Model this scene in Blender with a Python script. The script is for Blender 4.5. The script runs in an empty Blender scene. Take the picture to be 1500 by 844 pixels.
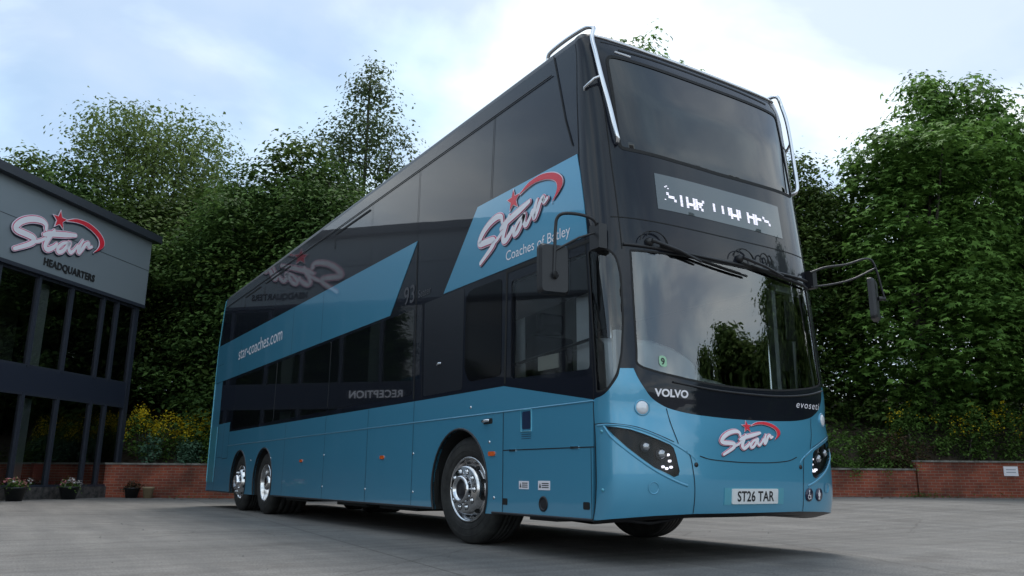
import bpy, bmesh, math, random
import numpy as np
from mathutils import Vector, Matrix
from mathutils.geometry import delaunay_2d_cdt
R = math.radians
random.seed(7); rng = np.random.default_rng(7)
scn = bpy.context.scene
col = scn.collection

# ------------------------------------------------------------------ camera
cam_d = bpy.data.cameras.new('camera'); cam = bpy.data.objects.new('camera', cam_d); col.objects.link(cam)
CAM = Vector((-3.7956, -4.3517, 0.6095))
BR, BU, BF = Vector((0.84434662, -0.53573937, 0.00788141)), Vector((-0.13106184, -0.19225116, 0.97255451)), Vector((0.51952054, 0.82220607, 0.23254161))
cam.matrix_world = Matrix(((BR.x, BU.x, -BF.x, CAM.x), (BR.y, BU.y, -BF.y, CAM.y), (BR.z, BU.z, -BF.z, CAM.z), (0, 0, 0, 1)))
cam_d.sensor_width = 36; cam_d.lens = 36 * 1165.96 / 1500; cam_d.clip_end = 2000; cam_d.clip_start = .05
scn.camera = cam

# ------------------------------------------------------------------ world and sun
SUN_EL, SUN_AZ = R(60), R(40)          # azimuth measured from +Y towards +X
w = bpy.data.worlds.new('World'); scn.world = w; w.use_nodes = True
nt = w.node_tree; N = nt.nodes; L = nt.links; N.clear()
out = N.new('ShaderNodeOutputWorld'); bg = N.new('ShaderNodeBackground'); bg.inputs[1].default_value = .1
sky = N.new('ShaderNodeTexSky'); sky.sky_type = 'NISHITA'; sky.sun_disc = False; sky.sun_elevation = SUN_EL; sky.sun_rotation = SUN_AZ
sky.air_density = 1.0; sky.dust_density = .6; sky.ozone_density = .6
tc = N.new('ShaderNodeTexCoord'); sep = N.new('ShaderNodeSeparateXYZ'); L.new(tc.outputs['Generated'], sep.inputs[0])
# project the direction onto a cloud layer so that clouds foreshorten towards the horizon
add = N.new('ShaderNodeMath'); add.operation = 'ADD'; add.inputs[1].default_value = .25; L.new(sep.outputs[2], add.inputs[0])
mx = N.new('ShaderNodeMath'); mx.operation = 'MAXIMUM'; mx.inputs[1].default_value = .12; L.new(add.outputs[0], mx.inputs[0])
dv = N.new('ShaderNodeVectorMath'); dv.operation = 'DIVIDE'; L.new(tc.outputs['Generated'], dv.inputs[0])
cmb = N.new('ShaderNodeCombineXYZ'); [L.new(mx.outputs[0], cmb.inputs[i]) for i in range(3)]; L.new(cmb.outputs[0], dv.inputs[1])
mp = N.new('ShaderNodeMapping'); mp.inputs['Location'].default_value = (3.1, 1.2, 0); mp.inputs['Scale'].default_value = (1, 1, .25); L.new(dv.outputs[0], mp.inputs[0])
n1 = N.new('ShaderNodeTexNoise'); n1.inputs['Scale'].default_value = 1.25; n1.inputs['Detail'].default_value = 7; n1.inputs['Roughness'].default_value = .52; n1.inputs['Distortion'].default_value = .35; L.new(mp.outputs[0], n1.inputs[0])
cr = N.new('ShaderNodeValToRGB'); cr.color_ramp.elements[0].position = .40; cr.color_ramp.elements[1].position = .56; L.new(n1.outputs[0], cr.inputs[0])
n2 = N.new('ShaderNodeTexNoise'); n2.inputs['Scale'].default_value = 2.1; n2.inputs['Detail'].default_value = 5; n2.inputs['Roughness'].default_value = .5; L.new(mp.outputs[0], n2.inputs[0])
c2 = N.new('ShaderNodeValToRGB'); e = c2.color_ramp.elements
e[0].position = .36; e[0].color = (5.4, 7.1, 8.5, 1); e[1].position = .62; e[1].color = (9.4, 10.1, 10.4, 1); L.new(n2.outputs[0], c2.inputs[0])
mixc = N.new('ShaderNodeMix'); mixc.data_type = 'RGBA'; mixc.clamp_result = False
fac = N.new('ShaderNodeMath'); fac.operation = 'MULTIPLY_ADD'; fac.inputs[1].default_value = .62; fac.inputs[2].default_value = .38; L.new(cr.outputs[0], fac.inputs[0])
L.new(fac.outputs[0], mixc.inputs[0]); L.new(sky.outputs[0], mixc.inputs[6]); L.new(c2.outputs[0], mixc.inputs[7])
L.new(mixc.outputs[2], bg.inputs[0]); L.new(bg.outputs[0], out.inputs[0])
sd = bpy.data.lights.new('sun', 'SUN'); sd.energy = 1.5; sd.angle = R(20); sd.color = (1, .96, .9)
so = bpy.data.objects.new('sun', sd); col.objects.link(so)
sdir = Vector((math.sin(SUN_AZ) * math.cos(SUN_EL), math.cos(SUN_AZ) * math.cos(SUN_EL), math.sin(SUN_EL)))
so.rotation_euler = (-sdir).to_track_quat('-Z', 'Y').to_euler(); so.location = (0, 0, 40)
scn.view_settings.view_transform = 'Standard'; scn.view_settings.look = 'None'; scn.view_settings.gamma = 1; scn.view_settings.exposure = .54

# ------------------------------------------------------------------ materials
def mat(name, c, rough=.5, metal=0, coat=0, coat_r=.03, spec=.5, emit=None, estr=0, alpha=1):
    m = bpy.data.materials.new(name); m.use_nodes = True; b = m.node_tree.nodes['Principled BSDF']
    b.inputs['Base Color'].default_value = (*c, 1); b.inputs['Roughness'].default_value = rough; b.inputs['Metallic'].default_value = metal
    b.inputs['Coat Weight'].default_value = coat; b.inputs['Coat Roughness'].default_value = coat_r; b.inputs['Specular IOR Level'].default_value = spec
    if emit: b.inputs['Emission Color'].default_value = (*emit, 1); b.inputs['Emission Strength'].default_value = estr
    return m
def noisy(m, c1, c2, scale, detail=6, rough=.6, coords='Object', stretch=(1, 1, 1), lo=.35, hi=.65, bump=0, bscale=None, bdist=.01):
    nt = m.node_tree; N = nt.nodes; L = nt.links; b = N['Principled BSDF']
    tc = N.new('ShaderNodeTexCoord'); mp = N.new('ShaderNodeMapping'); mp.inputs['Scale'].default_value = stretch; L.new(tc.outputs[coords], mp.inputs[0])
    n = N.new('ShaderNodeTexNoise'); n.inputs['Scale'].default_value = scale; n.inputs['Detail'].default_value = detail; n.inputs['Roughness'].default_value = rough; L.new(mp.outputs[0], n.inputs[0])
    r = N.new('ShaderNodeValToRGB'); r.color_ramp.elements[0].position = lo; r.color_ramp.elements[1].position = hi
    r.color_ramp.elements[0].color = (*c1, 1); r.color_ramp.elements[1].color = (*c2, 1); L.new(n.outputs[0], r.inputs[0]); L.new(r.outputs[0], b.inputs['Base Color'])
    if bump:
        n3 = N.new('ShaderNodeTexNoise'); n3.inputs['Scale'].default_value = bscale or scale * 4; n3.inputs['Detail'].default_value = 8; L.new(tc.outputs[coords], n3.inputs[0])
        bp = N.new('ShaderNodeBump'); bp.inputs['Strength'].default_value = bump; bp.inputs['Distance'].default_value = bdist; L.new(n3.outputs[0], bp.inputs['Height']); L.new(bp.outputs[0], b.inputs['Normal'])
    return m, r
def wavy(m, scale, strength, dist=.002):       # slow ripple of real sheet metal and glass
    nt = m.node_tree; N = nt.nodes; L = nt.links; b = N['Principled BSDF']
    tc = N.new('ShaderNodeTexCoord'); n3 = N.new('ShaderNodeTexNoise'); n3.inputs['Scale'].default_value = scale; n3.inputs['Detail'].default_value = 2; L.new(tc.outputs['Object'], n3.inputs[0])
    bp = N.new('ShaderNodeBump'); bp.inputs['Strength'].default_value = strength; bp.inputs['Distance'].default_value = dist; L.new(n3.outputs[0], bp.inputs['Height'])
    L.new(bp.outputs[0], b.inputs['Normal']); L.new(bp.outputs[0], b.inputs['Coat Normal'])
TEAL = mat('teal_paint', (.085, .345, .53), .30, .3, 1, .02); wavy(TEAL, 1.6, .35, .004)
TEAL2 = mat('pale_teal_paint', (.10, .42, .55), .35, .3, 1, .03)
BLACKP = mat('black_gloss_panel', (.006, .008, .015), .4, 0, 1, .015, .1); BLACKP.node_tree.nodes['Principled BSDF'].inputs['Coat IOR'].default_value = 1.40; wavy(BLACKP, 1.1, .3, .003)
GLASSD = mat('dark_tinted_glass', (.006, .007, .009), .04, 0, 1, .01, .3); wavy(GLASSD, 1.3, .2, .003)
GLASSN = mat('black_obscured_glass', (.003, .003, .004), .12, 0, 1, .05, .1); GLASSN.node_tree.nodes['Principled BSDF'].inputs['Coat IOR'].default_value = 1.25
SATIN = mat('satin_black_plastic', (.018, .018, .021), .42)
MATTE = mat('matte_black_rubber', (.012, .012, .013), .75)
TYRE = mat('tyre_rubber', (.018, .018, .018), .7); noisy(TYRE, (.013, .013, .013), (.035, .034, .032), 9)
CHROME = mat('polished_steel', (.78, .79, .82), .14, 1)
ALLOY = mat('polished_alloy', (.72, .72, .74), .16, 1); noisy(ALLOY, (.42, .41, .40), (.80, .80, .82), 9, lo=.3, hi=.55)
DARKM = mat('dark_metal', (.05, .05, .055), .5, .6); UNDER = mat('underbody_black', (.01, .01, .01), .8)
WHITE = mat('white_print', (.92, .88, .93), .4, 0, .5); PINK = mat('pink_white_print', (.92, .80, .90), .4, 0, .5); NAVY = mat('navy_print', (.012, .014, .05), .4, 0, .5)
RED = mat('red_print', (.78, .025, .05), .4, 0, .3); MAGENTA = mat('pink_outline_print', (.72, .07, .19), .4, 0, .3); GREYP = mat('grey_print', (.065, .065, .075), .5)
AMBER = mat('amber_lens', (.8, .14, .03), .2, 0, 1); LENS = mat('clear_lens', (.75, .76, .8), .12, .1, 1); LED = mat('led_white', (.9, .9, 1), .3, emit=(.95, .92, 1), estr=.9)
PLATE = mat('number_plate_white', (.78, .79, .80), .35, 0, .3); INK = mat('black_ink', (.012, .012, .014), .5)
TRIM = mat('cab_trim_grey', (.74, .78, .80), .6); TRIMD = mat('cab_trim_dark', (.12, .125, .13), .65); SEATM = mat('seat_fabric', (.02, .02, .028), .9)
PAPER = mat('paper_notice', (.55, .54, .48), .8); DISP = mat('display_panel', (.09, .115, .13), .25, 0, 1, .02)
def glass_mat(name, tint, refl=1.0, ior=1.75):
    m = bpy.data.materials.new(name); m.use_nodes = True; nt = m.node_tree; N = nt.nodes; L = nt.links; N.clear()
    o = N.new('ShaderNodeOutputMaterial'); t = N.new('ShaderNodeBsdfTransparent'); t.inputs[0].default_value = (*tint, 1)
    g = N.new('ShaderNodeBsdfGlossy'); g.inputs['Roughness'].default_value = .01; g.inputs[0].default_value = (refl, refl, refl, 1)
    f = N.new('ShaderNodeFresnel'); f.inputs[0].default_value = ior; mxs = N.new('ShaderNodeMixShader')
    L.new(f.outputs[0], mxs.inputs[0]); L.new(t.outputs[0], mxs.inputs[1]); L.new(g.outputs[0], mxs.inputs[2]); L.new(mxs.outputs[0], o.inputs[0])
    return m
WSGLASS = glass_mat('windscreen_glass', (.8, .85, .86), 1, 2.35); SIDEGL = glass_mat('cab_side_glass', (.8, .84, .86), 1, 1.8); BGLASS = glass_mat('building_glass', (.66, .7, .7), 1, 2.2)

# ------------------------------------------------------------------ object helpers
WL = {}
def loc_of(o):
    return WL.get(o.name, Vector((0, 0, 0)))
def link(name, me, m, parent=None, label=None, kind=None):
    o = bpy.data.objects.new(name, me); col.objects.link(o)
    if m is not None:
        for mm in (m if isinstance(m, (list, tuple)) else [m]): me.materials.append(mm)
    if parent is not None:
        o.parent = parent; me.transform(Matrix.Translation(-loc_of(parent)))
        WL[o.name] = loc_of(parent).copy()
    if label: o['label'] = label
    if kind: o['kind'] = kind
    return o
def thing(name, label, cat, loc=(0, 0, 0), group=None):
    o = bpy.data.objects.new(name, None); col.objects.link(o); o.location = loc; o.empty_display_size = .2
    o['label'] = label; o['category'] = cat
    if group: o['group'] = group
    WL[o.name] = Vector(loc); return o
def tag(o, label, cat, group=None):
    o['label'] = label; o['category'] = cat
    if group: o['group'] = group
    return o
class MB:
    def __init__(s): s.v = []; s.f = []; s.sm = []
    def add(s, vs, fs, smooth=False, M=None):
        b = len(s.v); s.v += [tuple(M @ Vector(v)) if M else tuple(v) for v in vs]
        s.f += [tuple(i + b for i in f) for f in fs]; s.sm += [smooth] * len(fs); return s
    def box(s, a, b, M=None):
        (x0, y0, z0), (x1, y1, z1) = a, b
        return s.add([(x0, y0, z0), (x1, y0, z0), (x1, y1, z0), (x0, y1, z0), (x0, y0, z1), (x1, y0, z1), (x1, y1, z1), (x0, y1, z1)],
                     [(0, 3, 2, 1), (4, 5, 6, 7), (0, 1, 5, 4), (1, 2, 6, 5), (2, 3, 7, 6), (3, 0, 4, 7)], False, M)
    def tube(s, pts, r, n=10, caps=True):
        pts = [Vector(p) for p in pts]; rs = r if isinstance(r, (list, tuple)) else [r] * len(pts)
        ring = []; up = None
        for i, p in enumerate(pts):
            t = (pts[min(i + 1, len(pts) - 1)] - pts[max(i - 1, 0)]).normalized()
            if up is None: up = Vector((0, 0, 1)) if abs(t.z) < .9 else Vector((1, 0, 0))
            a = t.cross(up).normalized(); bb = a.cross(t).normalized(); up = bb
            ring += [p + (a * math.cos(2 * math.pi * k / n) + bb * math.sin(2 * math.pi * k / n)) * rs[i] for k in range(n)]
        fs = [(i * n + k, i * n + (k + 1) % n, (i + 1) * n + (k + 1) % n, (i + 1) * n + k) for i in range(len(pts) - 1) for k in range(n)]
        s.add(ring, fs, True)
        if caps: s.add(ring[:n], [tuple(range(n))]); s.add(ring[-n:], [tuple(reversed(range(n)))])
        return s
    def lathe(s, prof, M, n=40, smooth=True):
        vs = [(r_ * math.cos(2 * math.pi * k / n), r_ * math.sin(2 * math.pi * k / n), h) for (r_, h) in prof for k in range(n)]
        fs = [(i * n + k, i * n + (k + 1) % n, (i + 1) * n + (k + 1) % n, (i + 1) * n + k) for i in range(len(prof) - 1) for k in range(n)]
        return s.add(vs, fs, smooth, M)
    def mesh(s, name='m'):
        me = bpy.data.meshes.new(name); me.from_pydata(s.v, [], s.f); me.polygons.foreach_set('use_smooth', s.sm); me.update(); return me
    def islands(s):
        key = {}; par = list(range(len(s.v)))
        def fd(i):
            while par[i] != i: par[i] = par[par[i]]; i = par[i]
            return i
        for i, v in enumerate(s.v):
            k = (round(v[0], 4), round(v[1], 4), round(v[2], 4))
            if k in key: par[fd(i)] = fd(key[k])
            else: key[k] = i
        for f in s.f:
            for i in f[1:]: par[fd(i)] = fd(f[0])
        out = {}
        for f, sm in zip(s.f, s.sm): out.setdefault(fd(f[0]), []).append((f, sm))
        res = []
        for fl in out.values():
            m_ = {}; q = MB()
            for f, sm in fl:
                for i in f:
                    if i not in m_: m_[i] = len(q.v); q.v.append(s.v[i])
                q.f.append(tuple(m_[i] for i in f)); q.sm.append(sm)
            res.append(q)
        return res
    def each(s, name, m, parent=None): return [q.build(name, m, parent) for q in s.islands()]
    def build(s, name, m, parent=None, label=None, kind=None, bevel=0):
        me = s.mesh(name)
        if bevel:
            bm = bmesh.new(); bm.from_mesh(me); bmesh.ops.remove_doubles(bm, verts=bm.verts, dist=1e-5)
            bmesh.ops.bevel(bm, geom=list(bm.edges), offset=bevel, segments=2, profile=.5, affect='EDGES'); bm.to_mesh(me); bm.free()
        return link(name, me, m, parent, label, kind)
def bez(pts, n=8, closed=False):              # Catmull-Rom through the points
    P = [Vector(p) for p in pts]; o = []
    m = len(P)
    rngi = range(m if closed else m - 1)
    for i in rngi:
        p0 = P[(i - 1) % m] if closed or i > 0 else P[0] * 2 - P[1]; p1 = P[i]; p2 = P[(i + 1) % m]
        p3 = P[(i + 2) % m] if closed or i + 2 < m else P[-1] * 2 - P[-2]
        for k in range(n):
            t = k / n; o.append(.5 * ((2 * p1) + (p2 - p0) * t + (2 * p0 - 5 * p1 + 4 * p2 - p3) * t * t + (3 * p1 - p0 - 3 * p2 + p3) * t ** 3))
    if not closed: o.append(P[-1])
    return o
def rpoly(pts, r, n=5):                       # polygon with rounded corners
    P = [Vector(p[:2]) for p in pts]; o = []; rr = r if isinstance(r, (list, tuple)) else [r] * len(P)
    for i, p in enumerate(P):
        a, b = P[i - 1], P[(i + 1) % len(P)]; q = min(rr[i], (a - p).length * .45, (b - p).length * .45)
        if q < 1e-4: o.append(p); continue
        s0 = p + (a - p).normalized() * q; s1 = p + (b - p).normalized() * q
        for k in range(n + 1):
            t = k / n; o.append(s0 * (1 - t) ** 2 + p * 2 * t * (1 - t) + s1 * t * t)
    return o
def inside(pt, poly):
    x, y = pt; c = False; j = len(poly) - 1
    for i in range(len(poly)):
        xi, yi = poly[i]; xj, yj = poly[j]
        if (yi > y) != (yj > y) and x < (xj - xi) * (y - yi) / (yj - yi) + xi: c = not c
        j = i
    return c
def dens(poly, step):
    o = []
    for i, p in enumerate(poly):
        q = poly[(i + 1) % len(poly)]; p = Vector(p[:2]); q = Vector(q[:2]); k = max(1, int((q - p).length / step)) if step else 1
        o += [p.lerp(q, t / k) for t in range(k)]
    return o
def patch_mesh(poly, M, off=0, thick=.006, holes=(), step=None, grid=None, sx=None):
    """a panel cut to a 2D outline and laid on a surface: M(p, off) maps it to 3D"""
    loops = [dens(poly, step)] + [dens(h, step) for h in holes]
    vs = []; es = []
    for lp in loops:
        b = len(vs); vs += [Vector((p[0], p[1])) for p in lp]; es += [(b + i, b + (i + 1) % len(lp)) for i in range(len(lp))]
    nb = len(vs)
    if grid:
        xs = [v[0] for v in vs]; ys = [v[1] for v in vs]; gx = sx or grid
        L0 = [tuple(p) for p in loops[0]]; LH = [[tuple(p) for p in h] for h in loops[1:]]
        for i in range(int((max(xs) - min(xs)) / gx) + 1):
            for j in range(int((max(ys) - min(ys)) / grid) + 1):
                p = (min(xs) + (i + .5) * gx, min(ys) + (j + .5) * grid)
                if inside(p, L0) and not any(inside(p, h) for h in LH): vs.append(Vector(p))
    rv, re, rf, *_ = delaunay_2d_cdt(vs, es, [], 0, 1e-6)
    L0 = [tuple(p) for p in loops[0]]; LH = [[tuple(p) for p in h] for h in loops[1:]]
    fs = []
    for f in rf:
        c = sum((rv[i] for i in f), Vector((0, 0))) / len(f)
        if inside(c, L0) and not any(inside(c, h) for h in LH): fs.append(tuple(f))
    mb = MB(); P3 = [M(p, off) for p in rv]
    if fs:
        f = fs[0]; nrm = (P3[f[1]] - P3[f[0]]).cross(P3[f[2]] - P3[f[0]]); o_ = M(rv[f[0]], off + .01) - P3[f[0]]
        if nrm.dot(o_) < 0: fs = [tuple(reversed(f)) for f in fs]
    mb.add(P3, fs, True)
    if thick:
        for lp in loops:
            n = len(lp); a = [M(p, off) for p in lp]; b = [M(p, off - thick) for p in lp]
            mb.add(a + b, [(i, (i + 1) % n, n + (i + 1) % n, n + i) for i in range(n)], False)
    return mb
def patch(name, poly, M, m, parent=None, label=None, **k):
    return patch_mesh(poly, M, **k).build(name, m, parent, label)
def ribbon(mb, pts, wd, M, off, cap=True, n=6, thick=0, taper=None):
    P = [Vector((p[0], p[1])) for p in pts]; le = []; ri = []
    for i, p in enumerate(P):
        t = (P[min(i + 1, len(P) - 1)] - P[max(i - 1, 0)]).normalized(); nn = Vector((-t.y, t.x)); ww = wd * (taper[i] if taper else 1) / 2
        le.append(p + nn * ww); ri.append(p - nn * ww)
    outl = le
    if cap:
        t = (P[-1] - P[-2]).normalized(); nn = Vector((-t.y, t.x)); ww = wd * (taper[-1] if taper else 1) / 2
        e1 = [P[-1] + nn * ww * math.cos(a) + t * ww * math.sin(a) for a in [math.pi * k / n for k in range(1, n)]]
        t = (P[1] - P[0]).normalized(); nn = Vector((-t.y, t.x)); ww = wd * (taper[0] if taper else 1) / 2
        e0 = [P[0] - nn * ww * math.cos(a) - t * ww * math.sin(a) for a in [math.pi * k / n for k in range(1, n)]]
    k = len(P); V = [M(p, off) for p in le] + [M(p, off) for p in ri]
    F = [(i, i + 1, k + i + 1, k + i) for i in range(k - 1)]
    if cap:
        b = len(V); V += [M(p, off) for p in e1]; F.append(tuple([k - 1] + list(range(b, b + len(e1))) + [2 * k - 1]))
        b2 = len(V); V += [M(p, off) for p in e0]; F.append(tuple([k] + list(range(b2, b2 + len(e0))) + [0]))
    mb.add(V, F, False)
    if thick:
        O = le + (e1 if cap else []) + ri[::-1] + (e0 if cap else [])
        n_ = len(O); a = [M(p, off) for p in O]; b = [M(p, off - thick) for p in O]
        mb.add(a + b, [(i, (i + 1) % n_, n_ + (i + 1) % n_, n_ + i) for i in range(n_)])
    return mb
def text_mesh(s, size, M, org, off, xdir=1, bold=0, shear=0, sx=1, align='LEFT', thick=0, spacing=1):
    cu = bpy.data.curves.new('t', 'FONT'); cu.body = s; cu.size = size; cu.shear = shear; cu.offset = bold; cu.align_x = align; cu.space_character = spacing
    cu.extrude = thick / 2; cu.resolution_u = 4
    ob = bpy.data.objects.new('t', cu); col.objects.link(ob); bpy.context.view_layer.update()
    me = bpy.data.meshes.new_from_object(ob.evaluated_get(bpy.context.evaluated_depsgraph_get()))
    vs = [M((org[0] + v.co.x * xdir * sx, org[1] + v.co.y), off + v.co.z) for v in me.vertices]; fs = [tuple(p.vertices) for p in me.polygons]
    bpy.data.objects.remove(ob); bpy.data.curves.remove(cu); bpy.data.meshes.remove(me)
    mb = MB(); mb.add(vs, fs); return mb

# ------------------------------------------------------------------ yard frame: l across the view of the yard, d away from the gate
def W(l, d, z=0): return Vector((CAM.x + l * .8445 + d * .5355, CAM.y - l * .5355 + d * .8445, z))
def ss(t): t = min(1, max(0, t)); return t * t * (3 - 2 * t)
def gz(l, d): return .2 * ss((l - 2) / 6) * ss((d - 9) / 9)

# ground: one sheet out to the horizon
def make_ground():
    mb = MB(); ls = [-400, -150, -60, -30] + list(np.arange(-20, 40.1, 1.)) + [60, 150, 400]; ds = [-400, -150, -60, -25] + list(np.arange(-10, 30.1, 1.)) + [60, 150, 400]
    V = [W(l, d, gz(l, d)) for d in ds for l in ls]; n = len(ls)
    mb.add(V, [(j * n + i, j * n + i + 1, (j + 1) * n + i + 1, (j + 1) * n + i) for j in range(len(ds) - 1) for i in range(n - 1)], True)
    m = mat('concrete_yard', (.24, .235, .23), .85); nt = m.node_tree; N = nt.nodes; L = nt.links; b = N['Principled BSDF']
    tc = N.new('ShaderNodeTexCoord')
    def noise(scale, det, st=(1, 1, 1), rot=0, rough=.6):
        mp = N.new('ShaderNodeMapping'); mp.inputs['Scale'].default_value = st; mp.inputs['Rotation'].default_value = (0, 0, rot); L.new(tc.outputs['Object'], mp.inputs[0])
        n_ = N.new('ShaderNodeTexNoise'); n_.inputs['Scale'].default_value = scale; n_.inputs['Detail'].default_value = det; n_.inputs['Roughness'].default_value = rough; L.new(mp.outputs[0], n_.inputs[0]); return n_
    a = noise(.45, 6); bb = noise(2.2, 8, (1, .12, 1), R(32)); c = noise(60, 3, rough=.8); d_ = noise(7, 8, rough=.7)
    def ramp(n_, p0, p1, c0, c1):
        r = N.new('ShaderNodeValToRGB'); r.color_ramp.elements[0].position = p0; r.color_ramp.elements[1].position = p1; r.color_ramp.elements[0].color = (*c0, 1); r.color_ramp.elements[1].color = (*c1, 1); L.new(n_.outputs[0], r.inputs[0]); return r
    def mul(x, y, f=1):
        q = N.new('ShaderNodeMix'); q.data_type = 'RGBA'; q.blend_type = 'MULTIPLY'; q.inputs[0].default_value = f; L.new(x, q.inputs[6]); L.new(y, q.inputs[7]); return q.outputs[2]
    r1 = ramp(a, .3, .7, (.165, .158, .150), (.225, .215, .203)); r2 = ramp(bb, .32, .62, (.78, .78, .79), (1.08, 1.07, 1.06)); r3 = ramp(c, .34, .58, (.55, .55, .55), (1.18, 1.18, 1.18)); r4 = ramp(d_, .3, .7, (.84, .84, .85), (1.08, 1.07, 1.06))
    st = noise(1.1, 5, (1, 1, 1), 0, .55); r5 = ramp(st, .56, .70, (1, 1, 1), (.78, .76, .75))
    o = mul(mul(mul(mul(r1.outputs[0], r2.outputs[0]), r3.outputs[0]), r4.outputs[0]), r5.outputs[0])
    # expansion joints between the concrete bays
    mp = N.new('ShaderNodeMapping'); mp.inputs['Rotation'].default_value = (0, 0, R(6)); mp.inputs['Location'].default_value = (1.2, 1.6, 0); L.new(tc.outputs['Object'], mp.inputs[0])
    br = N.new('ShaderNodeTexBrick'); br.offset = 0; br.inputs['Scale'].default_value = 1; br.inputs['Brick Width'].default_value = 9; br.inputs['Row Height'].default_value = 6; br.inputs['Mortar Size'].default_value = .012; br.inputs['Mortar Smooth'].default_value = .4
    br.inputs['Color1'].default_value = br.inputs['Color2'].default_value = (1, 1, 1, 1); br.inputs['Mortar'].default_value = (.55, .54, .52, 1); L.new(mp.outputs[0], br.inputs[0])
    o = mul(o, br.outputs[0])
    vo = N.new('ShaderNodeTexVoronoi'); vo.feature = 'DISTANCE_TO_EDGE'; vo.inputs['Scale'].default_value = .33
    wn = noise(2.5, 6); wm = N.new('ShaderNodeMix'); wm.data_type = 'VECTOR'; wm.inputs[0].default_value = .12; L.new(tc.outputs['Object'], wm.inputs[4]); L.new(wn.outputs[1], wm.inputs[5]); L.new(wm.outputs[1], vo.inputs['Vector'])
    rc_ = N.new('ShaderNodeValToRGB'); rc_.color_ramp.elements[0].position = .0; rc_.color_ramp.elements[1].position = .0045; rc_.color_ramp.elements[0].color = (.62, .6, .58, 1); rc_.color_ramp.elements[1].color = (1, 1, 1, 1); L.new(vo.outputs['Distance'], rc_.inputs[0]); o = mul(o, rc_.outputs[0], .8)
    wv = N.new('ShaderNodeTexNoise'); wv.inputs['Scale'].default_value = 1.5; mpw = N.new('ShaderNodeMapping'); mpw.inputs['Rotation'].default_value = (0, 0, R(-58)); mpw.inputs['Scale'].default_value = (.10, 3.2, 1); L.new(tc.outputs['Object'], mpw.inputs[0]); L.new(mpw.outputs[0], wv.inputs[0]); wv.inputs['Detail'].default_value = 4
    r6 = ramp(wv, .36, .6, (.80, .79, .78), (1.05, 1.05, 1.05)); o = mul(o, r6.outputs[0], .8)
    L.new(o, b.inputs['Base Color'])
    bp = N.new('ShaderNodeBump'); bp.inputs['Strength'].default_value = .6; bp.inputs['Distance'].default_value = .006; L.new(c.outputs[0], bp.inputs['Height'])
    bp2 = N.new('ShaderNodeBump'); bp2.inputs['Strength'].default_value = .4; bp2.inputs['Distance'].default_value = .01; L.new(bb.outputs[0], bp2.inputs['Height']); L.new(bp.outputs[0], bp2.inputs['Normal']); L.new(bp2.outputs[0], b.inputs['Normal'])
    mb.build('ground', m, kind='structure')
make_ground()
def make_bank():
    mb = MB(); ls = np.arange(-40, 50.1, .8); prof = [(23.25, .80), (23.6, .86), (24.5, 1.35), (25.5, 2.0), (27, 2.7), (30, 3.4), (36, 4.2), (60, 5)]
    V = []
    for j, (d, z) in enumerate(prof):
        for l in ls:
            V.append(W(l, d - 1.0 * ss((l - 2) / 6), z + (.12 * math.sin(l * 1.7 + d) + .1 * math.sin(l * .63 + 2 * d)) * (1 if j > 0 else 0)))
    n = len(ls); mb.add(V, [(j * n + i, j * n + i + 1, (j + 1) * n + i + 1, (j + 1) * n + i) for j in range(len(prof) - 1) for i in range(n - 1)], True)
    m = mat('bank_soil', (.05, .035, .02), .95); noisy(m, (.020, .018, .010), (.075, .052, .035), 1.6, 10, .7, bump=1, bscale=6, bdist=.12)
    mb.build('hillside', m, kind='structure')
make_bank()

# ------------------------------------------------------------------ retaining wall (runs behind the bus)
def wd(l): return 22.95 - 1.0 * ss((l - 2) / 6)     # front face of the wall
def brick_mat(name):
    m = mat(name, (.3, .1, .06), .85); nt = m.node_tree; N = nt.nodes; L = nt.links; b = N['Principled BSDF']
    uv = N.new('ShaderNodeUVMap'); br = N.new('ShaderNodeTexBrick'); br.inputs['Scale'].default_value = 1; br.inputs['Brick Width'].default_value = .225; br.inputs['Row Height'].default_value = .075; br.inputs['Mortar Size'].default_value = .0065; br.inputs['Mortar Smooth'].default_value = .3
    br.inputs['Color1'].default_value = (.34, .085, .045, 1); br.inputs['Color2'].default_value = (.23, .055, .035, 1); br.inputs['Mortar'].default_value = (.27, .21, .17, 1); br.inputs['Bias'].default_value = 0
    L.new(uv.outputs[0], br.inputs[0])
    n_ = N.new('ShaderNodeTexNoise'); n_.inputs['Scale'].default_value = 1.3; n_.inputs['Detail'].default_value = 8; L.new(uv.outputs[0], n_.inputs[0])
    r = N.new('ShaderNodeValToRGB'); r.color_ramp.elements[0].position = .33; r.color_ramp.elements[1].position = .65; r.color_ramp.elements[0].color = (.42, .44, .42, 1); r.color_ramp.elements[1].color = (1.2, 1.12, 1.05, 1); L.new(n_.outputs[0], r.inputs[0])
    q = N.new('ShaderNodeMix'); q.data_type = 'RGBA'; q.blend_type = 'MULTIPLY'; q.inputs[0].default_value = 1; L.new(br.outputs[0], q.inputs[6]); L.new(r.outputs[0], q.inputs[7]); L.new(q.outputs[2], b.inputs['Base Color'])
    bp = N.new('ShaderNodeBump'); bp.invert = True; bp.inputs['Strength'].default_value = .6; bp.inputs['Distance'].default_value = .008; L.new(br.outputs[1], bp.inputs['Height']); L.new(bp.outputs[0], b.inputs['Normal'])
    return m
BRICK = brick_mat('red_brick')
STONE = mat('stone_coping', (.2, .19, .17), .9); noisy(STONE, (.11, .10, .085), (.26, .245, .22), 5)
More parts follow.
